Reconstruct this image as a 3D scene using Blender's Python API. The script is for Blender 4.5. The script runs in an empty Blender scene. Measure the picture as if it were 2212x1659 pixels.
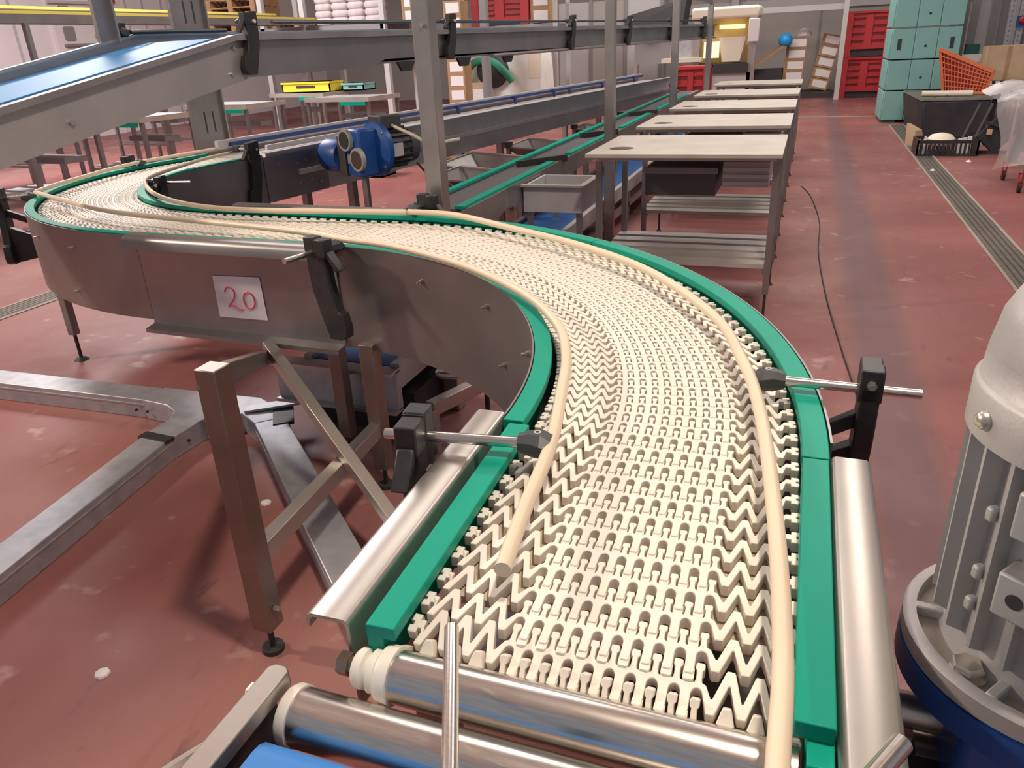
import bpy, bmesh, math, random
from math import sin, cos, pi, radians, sqrt, atan2
from mathutils import Vector as V, Matrix
random.seed(7)
S = bpy.context.scene
COL = S.collection

# ---------------------------------------------------------------- camera
F_PX, W_PX = 1650.0, 2212.0
cam_d = bpy.data.cameras.new('camera'); cam = bpy.data.objects.new('camera', cam_d); COL.objects.link(cam)
cam_d.sensor_width = 36.0; cam_d.lens = 36.0*F_PX/W_PX; cam_d.clip_start = .02; cam_d.clip_end = 200
R = ((0.93947838, 0.10038356, -0.32757216), (0.3397898, -0.39538706, 0.85335337), (-0.04385515, -0.91301271, -0.4055669))
M3 = Matrix(((R[0][0], -R[0][1], -R[0][2]), (R[1][0], -R[1][1], -R[1][2]), (R[2][0], -R[2][1], -R[2][2])))
cam.matrix_world = Matrix.Translation((0, 0, 1.5)) @ M3.to_4x4()
S.camera = cam
FLOOR = -0.08          # the floor; the camera hangs 1.58 m above it

# ---------------------------------------------------------------- light
w = bpy.data.worlds.new('world'); S.world = w; w.use_nodes = True
bg = w.node_tree.nodes['Background']; bg.inputs[0].default_value = (.88, .89, 1.0, 1); bg.inputs[1].default_value = .30
def area(name, loc, target, size, sizey, power, color):
    d = bpy.data.lights.new(name, 'AREA'); d.shape = 'RECTANGLE'; d.size = size; d.size_y = sizey; d.energy = power; d.color = color
    o = bpy.data.objects.new(name, d); COL.objects.link(o); o.location = loc
    o.rotation_euler = (V(target)-V(loc)).to_track_quat('-Z', 'Y').to_euler(); return o
area('lamp_near', (.55, .95, 5.0), (-.6, 1.3, .8), .35, .35, 148, (1, .86, .69))
area('lamp_left', (-7.3, .7, 4.3), (-1.6, 1.3, .2), .4, .5, 300, (1, .84, .68))
area('lamp_aisle', (1.2, 9.0, 5.8), (1.0, 9.5, 0), 1.2, 4.0, 240, (1, .92, .86))
area('lamp_far', (-1.5, 17.0, 5.8), (-1.5, 17.5, 0), 6.0, 2.0, 400, (1, .93, .86))
area('lamp_hall', (-9.5, 9.0, 5.8), (-9.5, 9.5, 0), 3.0, 3.0, 900, (1, .95, .95))
area('lamp_middle', (-2.5, 6.5, 5.9), (-2.4, 6.7, 0), 1.0, 3.0, 110, (1, .93, .86))
S.view_settings.view_transform = 'Standard'; S.view_settings.look = 'None'
S.view_settings.exposure = 0.0; S.view_settings.gamma = 1.0; S.view_settings.use_curve_mapping = False
S.cycles.use_denoising = True; S.cycles.max_bounces = 8

# ---------------------------------------------------------------- materials
def mat(name, col, rough=.5, metal=0., col2=None, nscale=6., stretch=None, lo=.35, hi=.7, bump=0., bscale=60., emit=None, spec=None, alpha=None, trans=0.):
    m = bpy.data.materials.new(name); m.use_nodes = True; nt = m.node_tree; b = nt.nodes['Principled BSDF']
    b.inputs['Base Color'].default_value = (*col, 1); b.inputs['Roughness'].default_value = rough; b.inputs['Metallic'].default_value = metal
    if spec is not None: b.inputs['Specular IOR Level'].default_value = spec
    if alpha is not None: b.inputs['Alpha'].default_value = alpha
    if trans: b.inputs['Transmission Weight'].default_value = trans
    if emit: b.inputs['Emission Color'].default_value = (*col, 1); b.inputs['Emission Strength'].default_value = emit
    tc = nt.nodes.new('ShaderNodeTexCoord'); mp = nt.nodes.new('ShaderNodeMapping'); nt.links.new(tc.outputs['Object'], mp.inputs[0])
    if stretch: mp.inputs['Scale'].default_value = stretch
    if col2 is not None:
        n = nt.nodes.new('ShaderNodeTexNoise'); n.inputs['Scale'].default_value = nscale; n.inputs['Detail'].default_value = 5
        r = nt.nodes.new('ShaderNodeMapRange'); r.inputs[1].default_value = lo; r.inputs[2].default_value = hi
        mx = nt.nodes.new('ShaderNodeMix'); mx.data_type = 'RGBA'
        mx.inputs[6].default_value = (*col, 1); mx.inputs[7].default_value = (*col2, 1)
        nt.links.new(mp.outputs[0], n.inputs['Vector']); nt.links.new(n.outputs[0], r.inputs[0]); nt.links.new(r.outputs[0], mx.inputs[0])
        nt.links.new(mx.outputs[2], b.inputs['Base Color'])
    if bump:
        n2 = nt.nodes.new('ShaderNodeTexNoise'); n2.inputs['Scale'].default_value = bscale; n2.inputs['Detail'].default_value = 3
        bp = nt.nodes.new('ShaderNodeBump'); bp.inputs['Strength'].default_value = bump; bp.inputs['Distance'].default_value = .002
        nt.links.new(mp.outputs[0], n2.inputs['Vector']); nt.links.new(n2.outputs[0], bp.inputs['Height']); nt.links.new(bp.outputs[0], b.inputs['Normal'])
    return m
STEEL = mat('steel', (.50, .46, .43), .38, .9, (.40, .36, .34), 5, bump=.05, bscale=160)
STEELP = mat('steel_panel', (.345, .325, .318), .40, .8, (.27, .255, .25), 3.5, bump=.06, bscale=200)
STEELB = mat('steel_bright', (.57, .53, .485), .38, .9, (.49, .455, .42), 6, bump=.03, bscale=200)
CHROME = mat('polished_steel', (.76, .72, .66), .24, 1., (.64, .60, .55), 30, stretch=(1, 12, 12))
GALV = mat('galvanised', (.52, .53, .56), .48, .65, (.40, .41, .45), 14)
TABLE = mat('table_steel', (.62, .58, .50), .42, .55, (.52, .49, .43), 4)
BELT = mat('belt_white', (.82, .77, .69), .42, 0, (.70, .62, .50), 9, lo=.56, hi=.85)
BED = mat('belt_bed', (.60, .53, .42), .6, 0, (.42, .33, .23), 40)
GREEN = mat('green_plastic', (.0, .335, .235), .45, 0, (.0, .30, .21), 3, spec=.22)
BEIGE = mat('guide_plastic', (.78, .65, .49), .42, 0, (.72, .59, .44), 3)
WHITEP = mat('white_plastic', (.80, .77, .70), .4)
BLACK = mat('black_plastic', (.022, .022, .024), .42, 0, (.035, .034, .034), 30, bump=.08, bscale=300)
DGREY = mat('grey_clamp_plastic', (.060, .064, .070), .45, 0, (.045, .048, .052), 20)
RUBBER = mat('dark_rubber', (.03, .028, .026), .6)
ALU = mat('cast_aluminium', (.50, .49, .485), .5, .35, (.41, .40, .395), 7, bump=.12, bscale=220)
ALUD = mat('dusty_aluminium', (.46, .41, .35), .6, .25, (.36, .31, .26), 10)
BLUEP = mat('blue_paint', (.012, .075, .30), .40, 0, (.02, .10, .36), 9)
BLUEB = mat('blue_belt', (.035, .22, .62), .45, 0, (.03, .19, .56), 3)
BLUED = mat('blue_dark_belt', (.012, .08, .26), .5, 0, (.02, .10, .32), 3)
BLUEL = mat('pale_blue_belt', (.065, .27, .56), .5, 0, (.05, .22, .50), 2.5)
NAVY = mat('navy_strip', (.02, .05, .20), .5)
BRONZE = mat('brown_steel', (.33, .275, .235), .38, .9, (.26, .21, .18), 6)
ZINC = mat('zinc_bolt', (.60, .56, .49), .34, .85)
PAPER = mat('paper', (.84, .80, .82), .7)
PINK = mat('red_marker', (.88, .15, .22), .6)
YELL = mat('yellow_plastic', (.82, .62, .05), .45)
YELS = mat('yellow_strip', (.85, .70, .14), .45)
REDB = mat('red_bin_plastic', (.48, .030, .035), .5, 0, (.40, .025, .03), 3)
REDD = mat('red_dark', (.13, .012, .015), .6)
TEAL = mat('teal_plastic', (.24, .50, .47), .55, 0, (.20, .44, .41), 2)
TEALD = mat('teal_groove', (.12, .30, .28), .7)
CARD = mat('cardboard', (.40, .25, .13), .8, 0, (.34, .21, .11), 5)
CARDL = mat('cardboard_light', (.55, .40, .25), .8, 0, (.48, .34, .21), 5)
LABEL = mat('white_label', (.78, .74, .74), .7)
WOOD = mat('pallet_wood', (.36, .20, .10), .8, 0, (.26, .14, .07), 10)
SACK = mat('sack_white', (.66, .58, .58), .8, 0, (.54, .46, .46), 8, bump=.4, bscale=20)
ORANGE = mat('orange_plastic', (.62, .17, .06), .55)
TUB = mat('black_tub', (.024, .024, .034), .55, 0, (.05, .042, .045), 4)
TUBT = mat('tub_lid_grey', (.13, .12, .11), .6, 0, (.09, .08, .075), 12)
CREAM = mat('cream_plastic', (.80, .72, .58), .5)
WALLW = mat('wall_white', (.80, .74, .74), .6, 0, (.76, .70, .70), 1.5)
WALLG = mat('wall_grey', (.42, .39, .36), .7, 0, (.37, .34, .32), .8)
LGREY = mat('light_grey_paint', (.52, .50, .49), .5)
MGREY = mat('mid_grey_paint', (.26, .25, .25), .5)
DARK = mat('dark_machine', (.035, .033, .035), .6)
TRAY = mat('brown_tray', (.11, .10, .09), .6, .3)
DGREEN = mat('dark_green_paint', (.01, .09, .07), .5)
BLUEBAG = mat('blue_film', (.03, .34, .80), .4)
TARP = mat('white_tarp', (.86, .84, .80), .6, 0, (.74, .74, .68), 3)
STEELC = mat('conveyor_grey', (.54, .52, .52), .5, .15, (.46, .44, .44), 4)
SLAT = mat('shelf_steel', (.50, .48, .45), .5, .3, (.42, .40, .38), 6)
STEELI = mat('incline_steel_lit', (.50, .455, .44), .42, .55, (.42, .385, .375), 3, bump=.05, bscale=200)  # paler copy of the panel steel: the slope's bright reflection put into the colour
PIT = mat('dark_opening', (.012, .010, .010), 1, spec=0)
MOTD = mat('dark_motor_grey', (.065, .065, .07), .5)
BELTG = mat('grey_belt', (.10, .095, .10), .6)
GREENC = mat('green_cloth', (.04, .28, .16), .7)
LIT = mat('lit_panel', (1.0, .80, .42), .6, emit=1.3)
LITY = mat('yellow_lit_housing', (.80, .60, .25), .5)
FILM = mat('clear_film', (.78, .76, .76), .22, 0, alpha=.38, bump=.5, bscale=14)
GRATE = mat('drain_grate', (.17, .145, .115), .6, .3, (.12, .10, .08), 12)
CONC = mat('concrete_edge', (.34, .28, .24), .8)
CABLE = mat('cream_cable', (.62, .55, .44), .5)

def floor_mat():
    m = bpy.data.materials.new('red_floor'); m.use_nodes = True; nt = m.node_tree; b = nt.nodes['Principled BSDF']; b.inputs['Specular IOR Level'].default_value = .32
    tc = nt.nodes.new('ShaderNodeTexCoord')
    def noise(sc, det, stretch=(1, 1, 1)):
        mp = nt.nodes.new('ShaderNodeMapping'); mp.inputs['Scale'].default_value = stretch
        n = nt.nodes.new('ShaderNodeTexNoise'); n.inputs['Scale'].default_value = sc; n.inputs['Detail'].default_value = det
        nt.links.new(tc.outputs['Object'], mp.inputs[0]); nt.links.new(mp.outputs[0], n.inputs['Vector']); return n
    def ramp(n, a, c):
        r = nt.nodes.new('ShaderNodeMapRange'); r.inputs[1].default_value = a; r.inputs[2].default_value = c; nt.links.new(n.outputs[0], r.inputs[0]); return r
    def mix(c1, c2, f):
        x = nt.nodes.new('ShaderNodeMix'); x.data_type = 'RGBA'
        for s_, c in ((6, c1), (7, c2)):
            if isinstance(c, tuple): x.inputs[s_].default_value = (*c, 1)
            else: nt.links.new(c, x.inputs[s_])
        nt.links.new(f.outputs[0], x.inputs[0]); return x.outputs[2]
    c = mix((.290, .106, .094), (.225, .074, .068), ramp(noise(1.1, 6), .38, .66))
    c = mix(c, (.33, .170, .155), ramp(noise(.45, 5, (1.6, .5, 1)), .48, .75))
    c = mix(c, (.20, .085, .085), ramp(noise(5, 6, (3, .8, 1)), .60, .80))
    c = mix(c, (.46, .30, .28), ramp(noise(7, 9), .63, .78))
    c = mix(c, (.15, .07, .065), ramp(noise(16, 6, (1, .35, 1)), .66, .80))
    # soft-edged darker band down the aisle
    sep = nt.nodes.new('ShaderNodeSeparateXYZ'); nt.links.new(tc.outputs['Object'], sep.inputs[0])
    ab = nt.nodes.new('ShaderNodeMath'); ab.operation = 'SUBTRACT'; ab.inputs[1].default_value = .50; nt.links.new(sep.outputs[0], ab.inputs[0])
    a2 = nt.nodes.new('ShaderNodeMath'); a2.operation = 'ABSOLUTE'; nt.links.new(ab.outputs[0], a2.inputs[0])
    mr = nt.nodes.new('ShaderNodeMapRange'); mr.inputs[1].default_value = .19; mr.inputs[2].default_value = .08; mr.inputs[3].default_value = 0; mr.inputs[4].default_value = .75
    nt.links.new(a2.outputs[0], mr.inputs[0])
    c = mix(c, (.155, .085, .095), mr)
    nt.links.new(c, b.inputs['Base Color'])
    rr = ramp(noise(2.2, 5), .3, .7); rr.inputs[3].default_value = .34; rr.inputs[4].default_value = .6; nt.links.new(rr.outputs[0], b.inputs['Roughness'])
    bp = nt.nodes.new('ShaderNodeBump'); bp.inputs['Strength'].default_value = .12; bp.inputs['Distance'].default_value = .004
    nt.links.new(noise(25, 5).outputs[0], bp.inputs['Height']); nt.links.new(bp.outputs[0], b.inputs['Normal'])
    return m
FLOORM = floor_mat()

# ---------------------------------------------------------------- mesh builder
class MB:
    def __init__(s): s.v = []; s.f = []
    def add(s, vs, fs):
        o = len(s.v); s.v += [V(p) for p in vs]; s.f += [tuple(i+o for i in f) for f in fs]; return s
    def box(s, x0, x1, y0, y1, z0, z1):
        return s.add([(x0,y0,z0),(x1,y0,z0),(x1,y1,z0),(x0,y1,z0),(x0,y0,z1),(x1,y0,z1),(x1,y1,z1),(x0,y1,z1)],
                     [(3,2,1,0),(4,5,6,7),(0,1,5,4),(1,2,6,5),(2,3,7,6),(3,0,4,7)])
    def fr(s, o, ax, ay, az, sx, sy, sz):      # box centred at o, on given axes, full sizes
        o, ax, ay, az = V(o), V(ax)*sx/2, V(ay)*sy/2, V(az)*sz/2
        return s.add([o-ax-ay-az, o+ax-ay-az, o+ax+ay-az, o-ax+ay-az, o-ax-ay+az, o+ax-ay+az, o+ax+ay+az, o-ax+ay+az],
                     [(3,2,1,0),(4,5,6,7),(0,1,5,4),(1,2,6,5),(2,3,7,6),(3,0,4,7)])
    def bar(s, p0, p1, wd, ht, up=(0, 0, 1)):
        p0, p1 = V(p0), V(p1); d = (p1-p0); L = d.length; d.normalize(); up = V(up)
        if abs(d.dot(up)) > .99: up = V((0, 1, 0))
        x = d.cross(up).normalized(); z = x.cross(d).normalized()
        return s.fr((p0+p1)/2, x, d, z, wd, L, ht)
    def rings(s, rings, caps=True, closed=False):
        n = len(rings[0]); o = len(s.v)
        for r in rings: s.v += [V(p) for p in r]
        m = len(rings)
        for i in range(m if closed else m-1):
            a, b = o+i*n, o+((i+1) % m)*n
            for k in range(n): s.f.append((a+k, a+(k+1) % n, b+(k+1) % n, b+k))
        if caps and not closed:
            s.f.append(tuple(o+k for k in reversed(range(n)))); s.f.append(tuple(o+(m-1)*n+k for k in range(n)))
        return s
    def cyl(s, p0, p1, r, n=16, r2=None, caps=True):
        return s.turn(p0, p1, [(0, r), (1, r if r2 is None else r2)], n, caps)
    def turn(s, p0, p1, prof, n=20, caps=True):   # lathe about p0->p1, prof = (fraction, radius)
        p0, p1 = V(p0), V(p1); d = (p1-p0).normalized(); up = V((0, 0, 1)) if abs(d.z) < .9 else V((1, 0, 0))
        x = d.cross(up).normalized(); y = d.cross(x).normalized()
        return s.rings([[p0+(p1-p0)*t+(x*cos(2*pi*k/n)+y*sin(2*pi*k/n))*r for k in range(n)] for t, r in prof], caps)
    def tube(s, pts, r, n=10, caps=True, closed=False):
        pts = [V(p) for p in pts]; rs = []; m = len(pts)
        for i, p in enumerate(pts):
            if closed: d = (pts[(i+1) % m]-pts[i-1]).normalized()
            else: d = (pts[min(i+1, m-1)]-pts[max(i-1, 0)]).normalized()
            up = V((0, 0, 1)) if abs(d.z) < .95 else V((1, 0, 0))
            x = d.cross(up).normalized(); y = x.cross(d).normalized()
            rs.append([p+(x*cos(2*pi*k/n)+y*sin(2*pi*k/n))*r for k in range(n)])
        return s.rings(rs, caps, closed)
    def sweep(s, frames, prof):                   # frames: (x, y, nx, ny), prof: closed polygon (offset, z)
        return s.rings([[(x+nx*o, y+ny*o, z) for o, z in prof] for x, y, nx, ny in frames])
    def prism(s, poly, vec):
        vec = V(vec); a = [V(p) for p in poly]; return s.rings([a, [p+vec for p in a]])
ORG = {}
def build(name, mb, material, parent=None, smooth=35, bevel=0., center=True):
    me = bpy.data.meshes.new(name)
    lo = V((min(p.x for p in mb.v), min(p.y for p in mb.v), min(p.z for p in mb.v))); hi = V((max(p.x for p in mb.v), max(p.y for p in mb.v), max(p.z for p in mb.v)))
    c = V(((lo.x+hi.x)/2, (lo.y+hi.y)/2, lo.z)) if center else V((0, 0, 0))
    me.from_pydata([p-c for p in mb.v], [], mb.f)
    bm = bmesh.new(); bm.from_mesh(me); bmesh.ops.recalc_face_normals(bm, faces=bm.faces)
    bm.to_mesh(me); bm.free()
    me.materials.append(material); me.update()
    for p in me.polygons: p.use_smooth = True
    me.set_sharp_from_angle(angle=radians(smooth))
    o = bpy.data.objects.new(name, me); COL.objects.link(o)
    if bevel:
        b = o.modifiers.new('bevel', 'BEVEL'); b.width = bevel; b.segments = 2; b.limit_method = 'ANGLE'; b.angle_limit = radians(40); b.harden_normals = False
    ORG[o.name] = c
    if parent is not None:
        o.parent = parent; o.location = c-ORG[parent.name]
    else: o.location = c
    return o
def tag(o, label, cat, group=None, kind=None):
    o['label'] = label; o['category'] = cat
    if group: o['group'] = group
    if kind: o['kind'] = kind
    return o
def empty(name, loc, label, cat, group=None):
    o = bpy.data.objects.new(name, None); COL.objects.link(o); o.location = loc; o.empty_display_size = .1; ORG[o.name] = V(loc)
    return tag(o, label, cat, group)
def struct(name, mb, material, parent=None, **k):
    o = build(name, mb, material, parent, **k)
    if parent is None: o['kind'] = 'structure'
    return o
def copy_tree(o, parent=None):
    c = o.copy(); COL.objects.link(c)
    if parent is not None: c.parent = parent
    ORG[c.name] = ORG[o.name].copy()
    for ch in list(o.children): copy_tree(ch, c)
    return c
def dup(o, loc, label, rz=None):
    c = copy_tree(o); c.location = loc; c['label'] = label
    if rz is not None: c.rotation_euler = (0, 0, rz)
    return c
def child(parent, name, label=None):     # an Empty part that only carries sub-parts is avoided: parts are meshes
    pass
def spline(pts, per=8):
    pts = [V(p) for p in pts]; out = []
    for i in range(len(pts)-1):
        p0, p1, p2, p3 = pts[max(i-1, 0)], pts[i], pts[i+1], pts[min(i+2, len(pts)-1)]
        for k in range(per):
            t = k/per
            out.append(.5*((2*p1)+(-p0+p2)*t+(2*p0-5*p1+4*p2-p3)*t*t+(-p0+3*p1-3*p2+p3)*t*t*t))
    out.append(pts[-1]); return out

# ---------------------------------------------------------------- setting
F = FLOOR
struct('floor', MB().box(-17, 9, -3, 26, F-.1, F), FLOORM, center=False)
struct('ceiling', MB().box(-17, 9, -3, 26, 6.4, 6.5), WALLW)
wb = struct('wall_back', MB().box(-17, 9, 25.0, 25.2, F, 6.4), WALLG)
for x in (-4.2, -2.0, .05, 2.6, 5.2):
    build('wall_joint', MB().box(x, x+.06, 24.97, 25.0, F, 6.4), MGREY, wb)
build('wall_rail', MB().box(-17, 9, 24.9, 25.0, 2.05, 2.32), LGREY, wb)
struct('trim_1', MB().box(-3.0, .66, 21.85, 22.0, 1.93, 2.06), LGREY)      # cable trunking across the back
wl = struct('wall_left', MB().box(-16.2, -16, -3, 25, F, 6.4), WALLW)
for y in (13.2, 16.4, 16.95, 17.6):
    build('panel_joint', MB().box(-16, -15.985, y, y+.07, F, 5.5), LGREY, wl)
dr = struct('door_1', MB().box(-16, -15.9, 14.15, 15.5, F, 2.86), WALLW)
build('door_rail', MB().box(-15.9, -15.84, 14.1, 15.6, 2.78, 2.84), LGREY, dr)
build('door_rail', MB().box(-15.9, -15.82, 14.3, 15.6, 1.90, 1.96), MGREY, dr)
for za, zb in ((2.02, 2.32), (2.58, 2.74)):
    y0, y1, r = 14.36, 14.66, .05
    pl = []
    for cy_, cz_, a0 in ((y1-r, zb-r, 0), (y0+r, zb-r, 90), (y0+r, za+r, 180), (y1-r, za+r, 270)):
        for k in range(5): a = radians(a0+k*22.5); pl.append((-15.9, cy_+r*cos(a), cz_+r*sin(a)))
    build('door_window', MB().prism(pl, (.02, 0, 0)), MGREY, dr)
build('door_knob', MB().cyl((-15.9, 15.24, 2.12), (-15.84, 15.24, 2.12), .05, 12), ZINC, dr)
tag(build('wall_sign', MB().box(-16, -15.98, 13.9, 14.12, 2.61, 2.70), REDB), 'small red sign fixed on the white wall left of the door', 'sign')
tag(build('red_lamp', MB().cyl((-16, 16.04, 2.88), (-15.93, 16.04, 2.88), .05, 12), REDB), 'small red warning lamp high on the white wall panels', 'lamp')
# grey building columns
for i, (x, y, s_) in enumerate(((-6.05, 15.2, .14), (.62, 21.5, .11), (-2.2, 24.7, .2))):
    struct('trim_%d' % (i+2), MB().box(x-s_/2, x+s_/2, y-s_/2, y+s_/2, F, 6.4), LGREY if i else MGREY)
# floor drains
def drain(n, x0, x1, y0, y1, label, rows):
    d = struct('trim_%d' % n, MB().box(x0, x0+.025, y0, y1, F-.01, F+.006).box(x1-.025, x1, y0, y1, F-.01, F+.006), CONC)
    nb = 5; wd = (x1-x0-.05)/nb
    for k in range(nb):
        build('grate_bar', MB().box(x0+.025+k*wd+.006, x0+.025+(k+1)*wd-.006, y0, y1, F-.005, F+.003), GRATE, d)
    build('drain_bed', MB().box(x0+.025, x1-.025, y0, y1, F-.02, F+.001), DARK, d)
drain(6, 1.36, 1.62, 2.5, 15.5, 'drain', 5)
drain(7, -5.34, -5.08, 1.0, 5.4, 'drain', 5)
# raised pale strip across the far aisle
struct('trim_8', MB().box(-.2, 1.3, 17.0, 17.08, F-.01, F+.012), CONC)

# ================================================================ the S-curve conveyor
ZT, ZB = .88, .856             # top of green strips, top of belt
BW = .4575
C1 = V((-1.59, 1.154)); RC = 1.4025; T1, T2 = radians(88), radians(96); LS = .96
def path(s):
    """centre line: s = 0 at y = 1.154, negative towards the camera. returns x, y, heading vector"""
    if s < 0: return -.1875-s*.028, 1.154+s, V((-.028, 1)).normalized()
    if s < RC*T1:
        a = s/RC; return C1.x+RC*cos(a), C1.y+RC*sin(a), V((-sin(a), cos(a)))
    s -= RC*T1; h = V((-sin(T1), cos(T1))); e = C1+RC*V((cos(T1), sin(T1)))
    if s < LS: p = e+h*s; return p.x, p.y, h
    s -= LS; e = e+h*LS; rn = V((h.y, -h.x)); c = e+rn*RC
    if s < RC*T2:
        a = s/RC; d0 = -rn
        d = V((d0.x*cos(a)+d0.y*sin(a), -d0.x*sin(a)+d0.y*cos(a))); p = c+d*RC
        return p.x, p.y, V((d.y, -d.x))
    a = T2; d0 = -rn; d = V((d0.x*cos(a)+d0.y*sin(a), -d0.x*sin(a)+d0.y*cos(a))); p = c+d*RC; h = V((d.y, -d.x)); s -= RC*T2
    p = p+h*s; return p.x, p.y, h
SA1, SS1, SA2 = RC*T1, RC*T1+LS, RC*T1+LS+RC*T2
def frames(s0, s1, step=.05):
    n = max(2, int((s1-s0)/step)+1); out = []
    for i in range(n+1):
        x, y, h = path(s0+(s1-s0)*i/n); out.append((x, y, -h.y, h.x))   # lateral + is left of travel
    return out
def at(s, off, z): x, y, h = path(s); return V((x-h.y*off, y+h.x*off, z))

conv = empty('curved_conveyor', (-1.6, 2.4, F), 'S-curved conveyor with white plastic link belt, green edge strips and steel side panels', 'conveyor')
END = SA2+.40
# green strips
def strip(s0, s1, o0, o1, name='wear_strip'):
    lip = .010 if o1 > o0 else -.010
    build(name, MB().sweep(frames(s0, s1, .04), [(o0, ZT), (o1, ZT), (o1, ZT-.075), (o0+lip*1.6, ZT-.075), (o0+lip*1.6, ZT-.018), (o0, ZT-.018)]), GREEN, conv, bevel=.0015)
strip(0, SA1, .2375, .2755); strip(SA1+.004, SS1, .2375, .2755); strip(SS1+.004, SA2+.40, .2375, .2755)
strip(-.545, -.004, .2225, .2605)
strip(0, SA1*.62, -.234, -.276);
build('wear_strip', MB().box(.048, .0875, .606, 1.15, ZT-.022, ZT).box(.062, .0875, .606, 1.15, ZT-.075, ZT-.0221), GREEN, conv, bevel=.0015)
strip(SA1*.62+.004, SS1, -.234, -.276); strip(SS1+.004, SA2+.40, -.234, -.276)
build('strip_end', MB().box(.062, .088, .575, .612, .79, .858), GREEN, conv, bevel=.002)
# thin steel edge showing behind the strips
build('edge_sheet', MB().sweep(frames(.02, SA1+.02, .04), [(.2775, ZT+.001), (.281, ZT+.001), (.281, .50), (.2775, .50)]), STEELP, conv)
build('edge_sheet', MB().sweep(frames(SS1-.05, SA2+.40, .04), [(.2775, ZT-.004), (.281, ZT-.004), (.281, .525), (.2775, .525)]), STEELP, conv)
build('edge_sheet', MB().sweep(frames(.05, SA1+.1, .04), [(-.279, ZT-.002), (-.283, ZT-.002), (-.283, .55), (-.279, .55)]), STEELP, conv)
build('edge_sheet', MB().sweep(frames(SS1, SA2+.40, .04), [(-.279, ZT-.010), (-.283, ZT-.010), (-.283, .55), (-.279, .55)]), STEELP, conv)
# folded straight side panel that carries the paper note
t0, t1 = SA1-.04, SS1-.06
pf = [(.284, .884), (.292, .891), (.330, .890), (.346, .884), (.355, .872), (.357, .842), (.353, .842), (.351, .870), (.344, .880), (.330, .886), (.296, .886), (.288, .876),
      (.288, .535), (.293, .514), (.340, .506), (.342, .490), (.339, .490), (.337, .502), (.292, .510), (.284, .532)]
build('side_panel', MB().sweep(frames(t0, t1, .3), pf), STEELP, conv, smooth=50)
build('side_panel', MB().sweep(frames(t0, t1, .3), [(-o, z) for o, z in pf]), STEELP, conv, smooth=50)
# folded channels at the near end
chan = [(.0, .80), (.0, .872), (.003, .8775), (.008, .880), (.052, .880), (.058, .876), (.060, .868), (.060, .858), (.056, .858), (.055, .868), (.051, .875), (.010, .875), (.005, .871), (.004, .80)]
def channel(p, q, sgn, zlow):
    p, q = V(p), V(q); d = (q-p).normalized(); n = V((-d.y, d.x))*sgn
    prof = [(o, z if z > .81 else zlow) for o, z in chan]
    return MB().rings([[(c.x+n.x*o, c.y+n.y*o, z) for o, z in prof] for c in (p, q)])
build('end_channel', channel((-.4545, .600), (-.468, 1.182), 1, .74), STEELB, conv, smooth=45)
build('end_channel', channel((.0905, .40), (.0900, 1.165), -1, .62), STEELB, conv, smooth=45)
# screws on the inner panel
def screw(p, n, L=.022, r=.0075):
    p, n = V(p), V(n)
    o = build('panel_screw', MB().cyl(p, p+n*L*.45, r, 10).cyl(p+n*L*.45, p+n*L, r*.55, 8), STEELB, conv)
for s_, z in ((2.10, .80), (1.62, .80), (1.14, .805), (.62, .81), (.22, .82), (1.0, .66), (.45, .70)):
    x, y, h = path(s_); n = V((-h.y, h.x, 0)); screw(at(s_, .281, z), n)
for s_, z in ((SS1+.30, .80), (SS1+.62, .80), (SS1+.86, .78), (SS1+.35, .60)):
    x, y, h = path(s_); n = V((-h.y, h.x, 0)); screw(at(s_, .281, z), n)
# support bed and lower return pan
build('slide_bed', MB().sweep(frames(-.42, END-.1, .05), [(-.205, ZB-.019), (.205, ZB-.019), (.205, ZB-.030), (-.205, ZB-.030)]), BED, conv)
build('return_pan', MB().sweep(frames(-.40, END-.1, .06), [(-.27, .60), (.27, .60), (.27, .592), (-.27, .592)]), STEELP, conv)

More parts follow.
